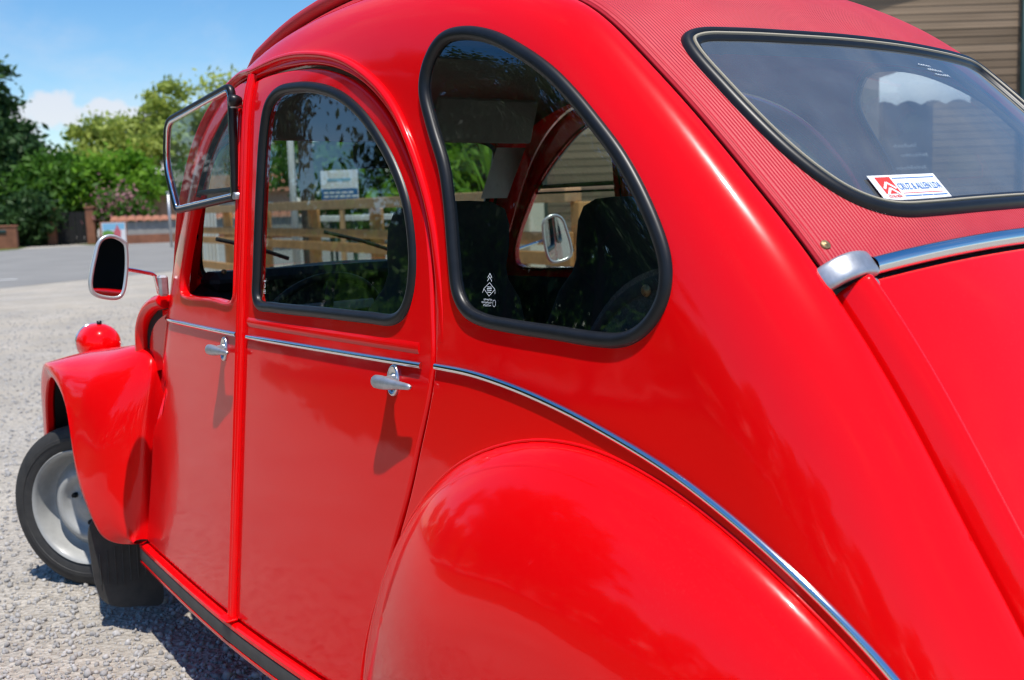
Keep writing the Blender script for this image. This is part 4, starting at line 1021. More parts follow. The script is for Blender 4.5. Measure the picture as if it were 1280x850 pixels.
def quarter_mark():
    sp = parts[1][0]
    P, n = on(F_body, 2.069, 1.082, 1, .0005); X = Vector((1, 0, 0)); X = (X-n*X.dot(n)).normalized(); Y = n.cross(X); Y = Y if Y.z > 0 else -Y; X = X*.66; Y = Y*.72
    V = []
    for b in (.026, .0335):
        V += stroke([(-.0085, b-.006), (0, b+.004)], .0019)+stroke([(0, b+.004), (.0085, b-.006)], .0019)
    D = [(0, .017), (.0215, .003), (0, -.0125), (-.0215, .003), (0, .017)]
    V += stroke(D, .0014)+stroke([(-.0215, .003), (-.0255, -.006)], .0016)+stroke([(.0215, .003), (.0225, -.007)], .0016)
    for b in (.0075, .0040, .0005, -.004): V += stroke([(-.010+abs(b-.003)*.4, b), (.010-abs(b-.003)*.4, b)], .0016)
    c = [(.021+.0055*math.cos(a), -.0275+.0075*math.sin(a)) for a in np.linspace(0, 2*math.pi, 15)]
    V += stroke(c, .0011)
    decal('etched_mark', P, X, Y, V, M['etch'], sp, 0)
    for s_, y_, x_ in (('SEKURIT', -.0215, .012), ('DOT 24 AS1', -.0275, .013), ('43R-00', -.0335, .013)):
        flat_text('etched_lettering', s_[:0] or '\u00b7', .001, M['etch'], sp, P, X, Y) if False else None
    V = []; rnd = random.Random(2)
    for row, (y_, a0, a1) in enumerate(((-.0205, -.019, .012), (-.0270, -.027, .012), (-.0335, -.020, .008))):
        a = a0
        while a < a1:
            w_ = rnd.choice((.002, .003, .0035)); V += stroke([(a, y_-.002), (a, y_+.002)], .0010); V += stroke([(a, y_+rnd.choice((-.0018, .0018))), (a+w_, y_+rnd.choice((-.0018, 0, .0018)))], .0009); a += w_+.0012
    decal('etched_lettering', P, X, Y, V, M['etch'], sp, 0)
    rd = parts[1][1]
    P, n = on(F_body, 1.278, 1.058, 1, .0005); V = []; X = X*.9; Y = Y*.9
    c = [(.006*math.cos(a), .007*math.sin(a)) for a in np.linspace(0, 2*math.pi, 12)]; V += stroke(c, .0014)
    for b in (.018, .014, -.014, -.019, -.024): V += stroke([(-.009, b), (.008, b)], .0018)
    decal('etched_mark', P, X, Y, V, M['etch'], rd, 0)
quarter_mark()
m = MB()
for P0, dx in (((.745, .46, 1.39), 0),):
    m.add([(.745, .43, 1.39), (.745, .545, 1.39), (.70, .50, 1.235), (.70, .395, 1.235)], [(0, 1, 2, 3)], False)
m.build('windscreen_paper', M['grey'], CAR)
# ================================================================== THE PLACE
def ground_mat():
    m = bpy.data.materials.new('gravel'); m.use_nodes = True; nt = m.node_tree; b = nt.nodes['Principled BSDF']; L = nt.links.new
    t = nt.nodes.new('ShaderNodeTexCoord'); b.inputs['Roughness'].default_value = .92; b.inputs['Specular IOR Level'].default_value = .25
    def noise(s, d=6, r=.6):
        n = N(nt, 'ShaderNodeTexNoise', i_Scale=s, i_Detail=float(d), i_Roughness=r); L(t.outputs['Object'], n.inputs['Vector']); return n
    def ramp(src, a, c): 
        mr = N(nt, 'ShaderNodeMapRange'); L(src, mr.inputs[0]); mr.inputs[1].default_value = a; mr.inputs[2].default_value = c; return mr.outputs[0]
    def mixc(f, A, B):
        mx = N(nt, 'ShaderNodeMix', data_type='RGBA'); L(f, mx.inputs['Factor'])
        for k, v in (('A', A), ('B', B)):
            if isinstance(v, tuple): mx.inputs[k].default_value = (*v, 1)
            else: L(v, mx.inputs[k])
        return mx.outputs['Result']
    v = N(nt, 'ShaderNodeTexVoronoi', i_Scale=62.0); L(t.outputs['Object'], v.inputs['Vector'])
    hs = N(nt, 'ShaderNodeSeparateColor'); L(v.outputs['Color'], hs.inputs[0])
    stone = mixc(hs.outputs[0], (.22, .21, .20), (.60, .57, .53))
    patch = mixc(ramp(noise(.9).outputs['Fac'], .38, .62), (.58, .50, .385), (.42, .375, .31))
    fine_ = mixc(ramp(noise(180, 3).outputs['Fac'], .35, .68), (.22, .20, .175), (.50, .46, .40))
    c1 = mixc(ramp(noise(1.7).outputs['Fac'], .38, .62), stone, fine_)
    mm = N(nt, 'ShaderNodeMix', data_type='RGBA', blend_type='MIX'); mm.inputs['Factor'].default_value = .45; L(c1, mm.inputs['A']); L(patch, mm.inputs['B'])
    L(mm.outputs['Result'], b.inputs['Base Color'])
    bp = N(nt, 'ShaderNodeBump', i_Strength=.9, i_Distance=.012); L(v.outputs['Distance'], bp.inputs['Height'])
    bp2 = N(nt, 'ShaderNodeBump', i_Strength=.6, i_Distance=.006); L(noise(150, 4).outputs['Fac'], bp2.inputs['Height']); L(bp.outputs[0], bp2.inputs['Normal'])
    L(bp2.outputs[0], b.inputs['Normal'])
    return m
M['gravel'] = ground_mat()
M['asphalt'] = mat('asphalt', (.215, .210, .20), rough=.9, spec=.2, noise=(.6, .3, (.27, .262, .245)), bump=(90, .5, .008))
M['line'] = mat('road_paint', (.72, .72, .70), rough=.7)
M['grass'] = mat('grass', (.085, .13, .025), rough=.9, spec=.1, noise=(2.5, .4, (.13, .15, .045)), bump=(60, .8, .03))
M['stones'] = mat('loose_stones', (.55, .53, .51), rough=.9, spec=.2, noise=(19, .5, (.22, .212, .205)), bump=(120, .5, .003))
M['brick'] = mat('red_brick', (.33, .135, .075), rough=.9, noise=(3, .4), bump=(40, .5, .01))
M['mortar'] = mat('grey_render', (.36, .34, .31), rough=.95, noise=(2.2, .25), bump=(25, .4, .01))
M['tile'] = mat('terracotta_tile', (.42, .17, .10), rough=.85, noise=(6, .4), bump=(30, .3, .01))
M['pinkwall'] = mat('pink_render', (.52, .33, .25), rough=.9, noise=(1.5, .15))
M['timber'] = mat('fresh_timber', (.70, .34, .11), rough=.7, noise=(9, .35), bump=(50, .3, .004))
M['timber_grey'] = mat('weathered_timber', (.60, .36, .18), rough=.8, noise=(9, .3), bump=(50, .3, .004))
M['pale_wood'] = mat('pale_planed_wood', (.50, .36, .21), rough=.7, noise=(4, .2))
M['cream'] = mat('cream_painted_wood', (.72, .66, .50), rough=.6, noise=(3, .12))
M['whitep'] = mat('white_painted_wood', (.74, .74, .72), rough=.6, noise=(5, .12))
M['awning'] = mat('white_canvas', (.86, .86, .82), rough=.85, bump=(30, .2, .01))
M['teal'] = mat('dark_teal_paint', (.012, .045, .045), rough=.5)
M['board'] = mat('black_chalkboard', (.02, .024, .032), rough=.6)
M['sign_blue'] = mat('sign_blue', (.02, .13, .36), rough=.4)
M['sign_pale'] = mat('sign_pale_blue', (.25, .52, .72), rough=.4)
M['pgreen'] = mat('poster_green', (.16, .34, .06), rough=.4)
M['ppink'] = mat('poster_pink', (.62, .14, .17), rough=.4)
M['pdark'] = mat('poster_dark', (.02, .05, .035), rough=.4)
M['steel'] = mat('galvanised_steel', (.55, .56, .56), rough=.45, metal=.8)
M['bark'] = mat('bark', (.075, .055, .04), rough=.95, noise=(6, .4), bump=(14, .8, .03))
def plank_mat():
    m = mat('silvered_cladding', (.40, .30, .21), rough=.85, bump=(30, .4, .004)); nt = m.node_tree; b = nt.nodes['Principled BSDF']
    oi = nt.nodes.new('ShaderNodeObjectInfo'); t = nt.nodes.new('ShaderNodeTexCoord'); mp = N(nt, 'ShaderNodeMapping'); mp.inputs['Scale'].default_value = (.35, 6, 14)
    nt.links.new(t.outputs['Object'], mp.inputs[0]); n = N(nt, 'ShaderNodeTexNoise', i_Scale=2.0, i_Detail=6.0); nt.links.new(mp.outputs[0], n.inputs['Vector'])
    ad = N(nt, 'ShaderNodeMath', operation='ADD'); nt.links.new(n.outputs['Fac'], ad.inputs[0]); ml = N(nt, 'ShaderNodeMath', operation='MULTIPLY_ADD'); ml.inputs[1].default_value = .5; ml.inputs[2].default_value = -.25
    nt.links.new(oi.outputs['Random'], ml.inputs[0]); nt.links.new(ml.outputs[0], ad.inputs[1])
    mr = N(nt, 'ShaderNodeMapRange'); nt.links.new(ad.outputs[0], mr.inputs[0]); mr.inputs[1].default_value = .2; mr.inputs[2].default_value = .8
    mx = N(nt, 'ShaderNodeMix', data_type='RGBA'); mx.inputs['A'].default_value = (.13, .090, .055, 1); mx.inputs['B'].default_value = (.28, .20, .13, 1); nt.links.new(mr.outputs[0], mx.inputs['Factor']); nt.links.new(mx.outputs['Result'], b.inputs['Base Color'])
    return m
M['cladding'] = plank_mat()
def leaf_mat(name, c1, c2, trans=.42):
    m = bpy.data.materials.new(name); m.use_nodes = True; nt = m.node_tree; nt.nodes.clear(); L = nt.links.new
    t = nt.nodes.new('ShaderNodeTexCoord'); n = N(nt, 'ShaderNodeTexNoise', i_Scale=1.1, i_Detail=4.0); L(t.outputs['Object'], n.inputs['Vector'])
    mr = N(nt, 'ShaderNodeMapRange'); L(n.outputs['Fac'], mr.inputs[0]); mr.inputs[1].default_value = .32; mr.inputs[2].default_value = .68
    mx = N(nt, 'ShaderNodeMix', data_type='RGBA'); L(mr.outputs[0], mx.inputs['Factor']); mx.inputs['A'].default_value = (*c1, 1); mx.inputs['B'].default_value = (*c2, 1)
    d = N(nt, 'ShaderNodeBsdfPrincipled', i_Roughness=.55); d.inputs['Specular IOR Level'].default_value = .25; L(mx.outputs['Result'], d.inputs['Base Color'])
    tr = nt.nodes.new('ShaderNodeBsdfTranslucent'); L(mx.outputs['Result'], tr.inputs[0]); ms = N(nt, 'ShaderNodeMixShader'); ms.inputs[0].default_value = trans
    L(d.outputs[0], ms.inputs[1]); L(tr.outputs[0], ms.inputs[2]); o = nt.nodes.new('ShaderNodeOutputMaterial'); L(ms.outputs[0], o.inputs[0]); return m
M['leaf_dark'] = leaf_mat('dark_evergreen', (.018, .052, .014), (.060, .125, .032), .25)
M['leaf_mid'] = leaf_mat('mid_green', (.045, .13, .014), (.11, .24, .028))
M['leaf_bright'] = leaf_mat('bright_green', (.10, .25, .014), (.22, .40, .03))
M['leaf_pale'] = leaf_mat('yellow_green', (.26, .34, .06), (.46, .52, .11))
M['leaf_pine'] = leaf_mat('pine_needles', (.012, .030, .014), (.030, .060, .022), .15)
M['blossom'] = leaf_mat('pink_blossom', (.42, .16, .20), (.60, .30, .32))

# ---- ground, road, verges
def sheet(name, poly, z, m):
    b = MB(); b.v = [(x, y, z) for x, y in poly]; b.f = [tuple(range(len(poly)))]; b.s = [False]; o = b.build(name, m); tag(o, kind='structure')
    return o
g = MB(); rr = [0, 3, 8, 20, 60, 200, 800, 4000]
g.grid([[(r*math.cos(a), r*math.sin(a), 0) for a in np.linspace(0, 2*math.pi, 64, endpoint=False)] for r in rr[1:]], closed_v=True)
g.f.append(tuple(range(64))); g.s.append(False)
gr = g.build('ground', M['gravel']); tag(gr, kind='structure')
if gr.data.polygons[-1].normal.z < 0: gr.data.flip_normals()
sheet('road', [(-16.8, -30), (-16.2, -8), (-16.9, 1.0), (-17.2, 3.0), (-18.4, 5.2), (-19.2, 7.0), (-19.0, 12), (-17, 22), (-14, 45), (-24, 70), (-36, 50), (-42, 18), (-44.2, 13), (-43.2, 10.0), (-40.2, 7.6), (-38, 0), (-37, -30)], .004, M['asphalt'])
tag(sheet('road_marking', [(-20.3, 3.5), (-20.05, 4.1), (-19.9, 4.05), (-20.15, 3.45)], .008, M['line']))
sheet('grass_verge', [(-44.3, 13.1), (-42.1, 18), (-36.2, 50), (-40, 52), (-45, 18), (-47, 13.2)], .006, M['grass'])
sheet('grass_verge', [(-37.1, -30), (-38.1, 0), (-40.2, 7.4), (-43.0, 9.8), (-46, 11.0), (-70, 8), (-70, -30)], .006, M['grass'])
M['unseen_dark_ground'] = mat('dark_reflection_green', (.030, .060, .014), rough=.9, spec=.1, noise=(1.5, .5, (.06, .085, .025)), bump=(60, .8, .03))
_edge = smooth_curve([(14, -6.4), (8, -5.6), (4, -5.9), (1.5, -5.1), (-1, -5.0), (-3.6, -4.5), (-5.9, -4.8), (-8, -5.7), (-10.5, -5.9), (-13, -7.1), (-14.6, -9.0)], False, .25)
_edge[1:-1] += RNG.normal(size=(len(_edge)-2, 2))*.10
sheet('unseen_dark_ground', [tuple(p_) for p_ in _edge]+[(-15.0, -70), (60, -70), (60, -12), (22, -8.4)], .007, M['unseen_dark_ground'])  # added out of view, shaped to darken what the doors reflect
def stones():
    base = []; t = (1+5**.5)/2
    V = np.array([(-1, t, 0), (1, t, 0), (-1, -t, 0), (1, -t, 0), (0, -1, t), (0, 1, t), (0, -1, -t), (0, 1, -t), (t, 0, -1), (t, 0, 1), (-t, 0, -1), (-t, 0, 1)])/math.sqrt(1+t*t)
    Fc = np.array([(0, 11, 5), (0, 5, 1), (0, 1, 7), (0, 7, 10), (0, 10, 11), (1, 5, 9), (5, 11, 4), (11, 10, 2), (10, 7, 6), (7, 1, 8), (3, 9, 4), (3, 4, 2), (3, 2, 6), (3, 6, 8), (3, 8, 9), (4, 9, 5), (2, 4, 11), (6, 2, 10), (8, 6, 7), (9, 8, 1)])
    n = 60000
    d = RNG.random(n)**2.6
    x = 1.9-d*13.5; y = -1.9-d*.5+RNG.random(n)*(1.5+d*8.0)+RNG.normal(size=n)*(.08+.6*d); x = x+RNG.normal(size=n)*.15
    r = .003+.0095*RNG.random(n)**2.2; r *= np.where(RNG.random(n) > .985, 1.7, 1)
    q = RNG.normal(size=(n, 4)); q /= np.linalg.norm(q, axis=1)[:, None]; w_, a, b, c = q.T
    Rm = np.stack([np.stack([1-2*(b*b+c*c), 2*(a*b-c*w_), 2*(a*c+b*w_)], -1), np.stack([2*(a*b+c*w_), 1-2*(a*a+c*c), 2*(b*c-a*w_)], -1), np.stack([2*(a*c-b*w_), 2*(b*c+a*w_), 1-2*(a*a+b*b)], -1)], 1)
    S = V[None]*(.75+.5*RNG.random((n, 12, 1)))*np.stack([np.ones(n), .7+.3*RNG.random(n), .5+.3*RNG.random(n)], 1)[:, None]*r[:, None, None]
    P = np.einsum('nij,nkj->nki', Rm, S); P[..., 0] += x[:, None]; P[..., 1] += y[:, None]; P[..., 2] += (r*.35)[:, None]
    me = bpy.data.meshes.new('loose_gravel'); Fi = (Fc[None]+12*np.arange(n)[:, None, None]).reshape(-1, 3)
    me.vertices.add(n*12); me.vertices.foreach_set('co', P.reshape(-1)); me.loops.add(len(Fi)*3); me.loops.foreach_set('vertex_index', Fi.reshape(-1).astype(np.int32))
    me.polygons.add(len(Fi)); me.polygons.foreach_set('loop_start', np.arange(0, len(Fi)*3, 3, dtype=np.int32)); me.update(calc_edges=True); me.validate()
    tag(link('loose_gravel', me, M['stones']), kind='stuff')
stones()

# ---- trees
def tri_mesh(name, V, Fq):
    me = bpy.data.meshes.new(name); k = Fq.shape[1]
    me.vertices.add(len(V)); me.vertices.foreach_set('co', np.ascontiguousarray(V, dtype=np.float32).reshape(-1)); me.loops.add(Fq.size); me.loops.foreach_set('vertex_index', Fq.reshape(-1).astype(np.int32))
    me.polygons.add(len(Fq)); me.polygons.foreach_set('loop_start', np.arange(0, Fq.size, k, dtype=np.int32)); me.update(calc_edges=True); return me
def leaves(C, size, rng, flat=0.0):
    n = len(C); d = rng.normal(size=(n, 3)); d[:, 2] *= 1-flat*.5; d /= np.linalg.norm(d, axis=1)[:, None]
    e = rng.normal(size=(n, 3)); e -= d*(e*d).sum(1)[:, None]; e /= np.linalg.norm(e, axis=1)[:, None]
    s = size*(.55+.9*rng.random(n))[:, None]
    V = np.stack([C-d*s, C+e*s*.45, C+d*s, C-e*s*.45], 1).reshape(-1, 3); return V, np.arange(4*n).reshape(n, 4)
def tree(name, label, loc, h, blobs, n, leaf, size, seed, group=None, trunk=(.16, 2.0), clumps=60, spread=.5, flat=0, bare=.0, extra=None):
    """blobs: (x, y, z, rx, ry, rz) ellipsoids of the crown, relative to the foot"""
    rng = np.random.default_rng(seed); t = empty(name, loc); tag(t, label, 'tree' if 'tree' in name or 'pine' in name else 'shrub', group)
    vol = np.array([b[3]*b[4]*b[5] for b in blobs]); pick = rng.choice(len(blobs), clumps, p=vol**.8/(vol**.8).sum()); B = np.array(blobs)[pick]
    u = rng.normal(size=(clumps, 3)); u /= np.linalg.norm(u, axis=1)[:, None]; u *= (rng.random((clumps, 1))**.4)
    cc = B[:, :3]+u*B[:, 3:]; rad = spread*(.6+.8*rng.random(clumps))
    idx = rng.integers(0, clumps, n); C = cc[idx]+rng.normal(size=(n, 3))*rad[idx][:, None]*[.62, .62, .40]
    V, Fq = leaves(C, size, rng, flat); link('crown', tri_mesh('crown', V, Fq), M[leaf], t)
    if extra:
        k = rng.integers(0, clumps, extra[1]); C = cc[k]+rng.normal(size=(extra[1], 3))*rad[k][:, None]*.75; V, Fq = leaves(C, extra[2], rng); link('blossom', tri_mesh('blossom', V, Fq), M[extra[0]], t)
    m = MB(); r0, th = trunk
    top = Vector((rng.normal()*.2, rng.normal()*.2, h*.82)); P = [Vector((0, 0, -.1)), Vector((rng.normal()*.08, rng.normal()*.08, th*.5)), Vector((rng.normal()*.15, rng.normal()*.15, th)), top.lerp(Vector((0, 0, th)), .5), top]
    m.tube(P, [r0*1.25, r0, r0*.85, r0*.5, r0*.12], 9)
    for k in rng.choice(clumps, min(clumps, 16), replace=False):
        a = Vector(cc[k]); s0 = Vector((0, 0, min(a.z*.75, h*.7))); k2 = min(1, max(.05, s0.z/h)); s0 = s0+Vector((top.x, top.y, 0))*k2
        mid = s0.lerp(a, .55)+Vector((0, 0, .15)); m.tube([s0, mid, a], [r0*.4*(1-k2*.6), r0*.22, r0*.05], 6)
    m.build('trunk', M['bark'], t); return t
G1, G2, G3 = 'trees across the road', 'trees on the open side of the car park', 'trees behind the terrace'
def dome(h, w, base): return [(0, 0, base+(h-base)*.45, w, w, (h-base)*.5), (w*.35, w*.2, base+(h-base)*.7, w*.6, w*.6, (h-base)*.3), (-w*.4, -w*.1, base+(h-base)*.55, w*.65, w*.65, (h-base)*.32)]
def cone(h, w, base): return [(0, 0, base+(h-base)*k, w*(1-k)*.95+.25, w*(1-k)*.95+.25, (h-base)*.14) for k in (.05, .2, .35, .5, .65, .8, .92)]
tree('conifer_tree', 'tall dark conifer at the roadside beside the low brick gate wall', (-53.0, 11.5, 0), 8.6, cone(8.7, 4.3, .3), 28000, 'leaf_dark', .20, 1, G1, clumps=170, spread=.75, flat=.4)
tree('conifer_tree', 'shorter dark conifer just behind the tall one, its tip lower', (-52.5, 12.0, 0), 5.9, cone(5.9, 3.2, .2), 10000, 'leaf_dark', .19, 2, G1, clumps=120, spread=.7, flat=.4)
tree('dense_tree', 'deep green bushy tree between the conifers and the bright maple', (-50.0, 13.2, 0), 4.3, dome(4.2, 2.4, .2), 10000, 'leaf_mid', .17, 3, G1, clumps=90, spread=.7)
tree('dense_tree', 'bright mid green tree leaning over the dark gateway', (-48.8, 15.3, 0), 4.0, dome(4.0, 2.2, .8), 10000, 'leaf_bright', .17, 4, G1, clumps=70, spread=.62)
tree('airy_tree', 'tall airy yellow green tree with sky between its limbs', (-57.5, 20.6, 0), 9.0, [(0, 0, 5.0, 3.4, 3.4, 1.6), (-1.4, -1.8, 6.0, 2.0, 2.0, 1.0), (.5, .8, 7.4, 1.6, 1.6, 1.3), (1.2, 2.2, 5.6, 2.2, 2.2, 1.4), (-.3, -2.6, 4.4, 1.8, 1.8, .8)], 11000, 'leaf_pale', .19, 5, G1, clumps=100, spread=.62, trunk=(.2, 3.0))
tree('airy_tree', 'second yellow green tree half hidden behind the open window flap', (-54.5, 25.0, 0), 9.2, dome(9.2, 3.0, 2.4), 8000, 'leaf_pale', .19, 6, G1, clumps=80, spread=.75)
tree('dense_tree', 'rounded green tree behind the pink blossom shrub', (-53.0, 18.8, 0), 4.2, dome(3.9, 2.9, .8), 9000, 'leaf_mid', .17, 7, G1, clumps=70, spread=.7)
tree('flowering_shrub', 'green shrub covered in pink blossom above the tiled wall', (-45.6, 14.9, 0), 2.4, [(0, 0, 1.5, .85, .85, .75), (.35, .6, 1.3, .65, .65, .5)], 3200, 'leaf_mid', .12, 8, clumps=40, spread=.42, trunk=(.06, .6), extra=('blossom', 1500, .10))
tree('hedge_shrub', 'dark shrub filling the corner beside the brick gate wall', (-47.5, 11.4, 0), 2.4, [(0, 0, 1.1, 1.5, 1.5, 1.1)], 5000, 'leaf_dark', .14, 9, clumps=50, spread=.5, trunk=(.06, .5))
# behind the terrace, seen through the car's windows
tp = [(-27, 16.5, 6.2, 'leaf_mid', 'mid green tree rising behind the blue and white notice'), (-22, 17.5, 5.2, 'leaf_bright', 'bright green tree behind the terrace rails'), (-31, 21, 7.4, 'leaf_mid', 'large green tree farthest along behind the terrace'), (-17, 18.5, 5.6, 'leaf_mid', 'dense tree behind the cream post'), (-12.5, 17.5, 5.0, 'leaf_dark', 'dark tree beside the timber building')]
for i, (x, y, h, lf, lb) in enumerate(tp): tree('broad_tree', lb, (x, y, 0), h, dome(h, h*.45, .3), 6000, lf, .18, 20+i, G3, clumps=60, spread=.8)
# the open side of the car park: what the paint and the panes reflect
def polar(phi, d): a = R(phi); return (1.6-d*math.cos(a), -d*math.sin(a)-.6, 0)
pine_b = [(0, 0, 6.6, 1.3, 1.3, .5), (.9, .9, 5.6, 1.3, 1.2, .40), (-1.2, .6, 4.9, 1.4, 1.2, .35), (.6, -1.2, 4.3, 1.5, 1.4, .35), (1.6, .3, 3.6, 1.1, 1.0, .28), (-.8, -.7, 3.3, 1.2, 1.1, .3)]
tree('pine_tree', 'open branched pine standing nearest the car on the far side', polar(35, 15), 7.4, pine_b, 30000, 'leaf_pine', .05, 30, G2, clumps=64, spread=.42, trunk=(.16, 2.5))
tree('pine_tree', 'taller slender pine behind the nearest pine', polar(24.5, 24), 8.0, cone(8.0, 1.7, .3), 16000, 'leaf_pine', .11, 31, G2, clumps=90, spread=.5)
for i, (phi, d, h) in enumerate(((41.5, 21, 10.5), (49, 20, 12), (57, 23, 11.5))):
    tree('park_tree', ('dark broad tree right of the nearest pine', 'tallest dark broad tree of the three beyond the pines', 'last dark broad tree of the three, farthest from the pines')[i], polar(phi, d), h, dome(h, h*.36, 1.2), 20000, 'leaf_dark', .14, 60+i, G2, clumps=130, spread=.7)
rest = [(29, 44, 6.6, 'leaf_dark'), (33, 52, 6.0, 'leaf_mid'), (39, 40, 6.2, 'leaf_dark'), (45, 46, 8.0, 'leaf_mid'), (52, 38, 7.2, 'leaf_dark'), (59, 44, 9.5, 'leaf_pine'), (66, 36, 7.0, 'leaf_mid'), (74, 40, 9.0, 'leaf_dark'), (83, 38, 7.6, 'leaf_mid'), (92, 42, 9.0, 'leaf_pine'), (102, 40, 7.4, 'leaf_dark'), (113, 46, 8.6, 'leaf_mid'), (126, 48, 8.0, 'leaf_dark'), (140, 52, 9.0, 'leaf_mid'), (156, 55, 8.4, 'leaf_dark'), (18, 50, 7.5, 'leaf_mid'), (11, 54, 8.4, 'leaf_dark')]
VV = []; FF = []; o_ = 0; rng = np.random.default_rng(77)
for phi, d, h, lf in rest:                                    # too far and too alike to tell apart: one belt of trees
    B = np.array(dome(h, h*.42, .2)); k_ = rng.integers(0, 3, 50); u = rng.normal(size=(50, 3)); u /= np.linalg.norm(u, axis=1)[:, None]; cc = B[k_, :3]+u*B[k_, 3:]*rng.random((50, 1))**.4
    C = cc[rng.integers(0, 50, 4200)]+rng.normal(size=(4200, 3))*[.6, .6, .4]+np.array(polar(phi, d)); V_, F_ = leaves(C, .26, rng); VV.append(V_); FF.append(F_+o_); o_ += len(V_)
k_ = 14000; ph = rng.random(k_)*150+12; dd = 35+rng.normal(size=k_)*.8  # low leaf band added to close bright gaps in the glass reflections
Ch = np.stack([1.6-dd*np.cos(np.radians(ph)), -dd*np.sin(np.radians(ph))-.6, rng.random(k_)**.8*(2.2+.6*np.sin(ph*.9))], 1); V_, F_ = leaves(Ch, .24, rng); VV.append(V_); FF.append(F_+o_)
tag(link('tree_belt', tri_mesh('tree_belt', np.vstack(VV), np.vstack(FF)), M['leaf_mid']), kind='stuff')

# ---- far side of the road: walls, board, gateway, house
def wall_pieces(name, label, A, B, rows, thick, cap=None, m='brick', courses=None):
    """rows of separate pieces along A-B on a core"""
    t = empty(name, (A[0], A[1], 0), math.atan2(B[1]-A[1], B[0]-A[0])); tag(t, label, 'wall'); Ln = math.hypot(B[0]-A[0], B[1]-A[1]); return t, Ln
w, Ln = wall_pieces('boundary_wall', 'low roadside wall of red brick and grey render under a terracotta tile coping', (-43.9, 13.9), (-38.0, 27.5), 0, .3)
b = MB(); b.box((Ln/2, .0, .66), (Ln, .26, .56)); b.build('render_band', M['mortar'], w)
b = MB(); b.box((Ln/2, .0, .19), (Ln, .30, .38)); b.build('brick_base', M['brick'], w)
for k in range(int(Ln/.34)):
    if k == 0:
        tb = MB(); G = []
        for y in np.linspace(-.26, .26, 5): G.append([(x, y, 1.16-abs(y)*.75+.045*math.sin(math.pi*(x/.33))) for x in np.linspace(0, .33, 5)])
        tb.grid(G); t0 = tb.build('coping_tile', M['tile'], w); t0.location = (.0, 0, 0)
    else:
        c = t0.copy(); COL.objects.link(c); c.parent = w; c.location = (k*.34, 0, random.uniform(-.012, .012)); c.rotation_euler.z = random.uniform(-.03, .03)
w, Ln = wall_pieces('gate_wall', 'short low red brick wall at the road edge on the far left', (-46.0, 7.6), (-44.6, 10.25), 0, .3)
b = MB(); b.box((Ln/2, 0, .44), (Ln, .28, .92), bevel=.01); b.build('brickwork', M['brick'], w)
b = MB(); b.box((Ln/2, 0, .935), (Ln+.06, .34, .06), bevel=.01); b.build('coping', M['tile'], w)
b = MB(); b.box((Ln-.55, -.16, .72), (.36, .05, .14), bevel=.02); b.build('letter_box', M['teal'], w)
t = tag(empty('gateway', (-46.4, 13.1, 0), .98), 'dark timber gate between two red brick piers under the trees', 'gate')
for x in (-.95, .75):
    b = MB(); b.box((x, 0, .80), (.36, .36, 1.6), bevel=.01); p_ = b.build('pier', M['brick'], t); b = MB(); b.box((x, 0, 1.63), (.44, .44, .07), bevel=.01); b.build('pier_cap', M['tile'], p_)
for k in range(8): b = MB(); b.box((-.68+k*.165, .02*(k % 2), .75), (.15, .03, 1.4)); b.build('board', M['dark'], t)
t = tag(empty('poster_board', (-39.0, 12.35, 0), .96), 'framed landscape picture board standing on the verge by the tiled wall', 'sign')
b = MB(); b.box((0, .03, .50), (1.0, .05, 1.0)); b.build('panel', M['tile'], t)
b = MB(); b.box((.02, -.0, .56), (.90, .012, .80)); b.build('print', M['white'], t)
for i, (m_, pl) in enumerate((('sign_pale', [(-.40, .66), (.44, .70), (.44, .94), (-.40, .94)]), ('pgreen', [(-.41, .34), (.05, .40), (.02, .62), (-.2, .68), (-.41, .62)]), ('pdark', [(-.41, .18), (.42, .18), (.40, .30), (-.1, .36), (-.41, .32)]), ('ppink', [(.02, .30), (.26, .30), (.30, .62), (.22, .74), (.16, .90), (.10, .74), (.02, .60)]), ('white', [(.28, .24), (.44, .28), (.44, .58), (.33, .60)]))):
    b = MB(); b.v = [(x, -.0085-.002*i, z) for x, z in pl]; b.f = [tuple(range(len(pl)))]; b.s = [False]; b.build('picture', M[m_], t)
t = tag(empty('pink_house', (-52.5, 22.0, 0), 1.1), 'low pink rendered house with terracotta roof behind the blossom shrub', 'house')
b = MB(); b.box((0, 0, 1.15), (9, 4, 2.3)); b.build('wall', M['pinkwall'], t)
b = MB(); b.add([(-4.8, -2.4, 2.25), (4.8, -2.4, 2.25), (4.8, 2.4, 2.25), (-4.8, 2.4, 2.25), (-4.8, 0, 3.2), (4.8, 0, 3.2)], [(0, 1, 5, 4), (2, 3, 4, 5), (0, 4, 3), (1, 2, 5), (0, 3, 2, 1)], False); b.build('roof', M['tile'], t)
for x in (-3, -1, 1, 3): b = MB(); b.box((x, -2.01, 1.2), (.8, .06, 1.0)); f_ = b.build('window', M['whitep'], t); b = MB(); b.box((x, -2.03, 1.2), (.66, .05, .86)); b.build('pane', M['pdark'], f_)
t = tag(empty('verge_post', (-35.7, 13.35, 0)), 'slim pale steel post at the road edge beside the windscreen pillar', 'post')
b = MB(); b.tube([(0, 0, 0), (0, 0, 2.0)], .045, 10); b.build('post', M['steel'], t); b = MB(); b.box((0, 0, 2.02), (.12, .12, .05), bevel=.01); b.build('post_cap', M['steel'], t)

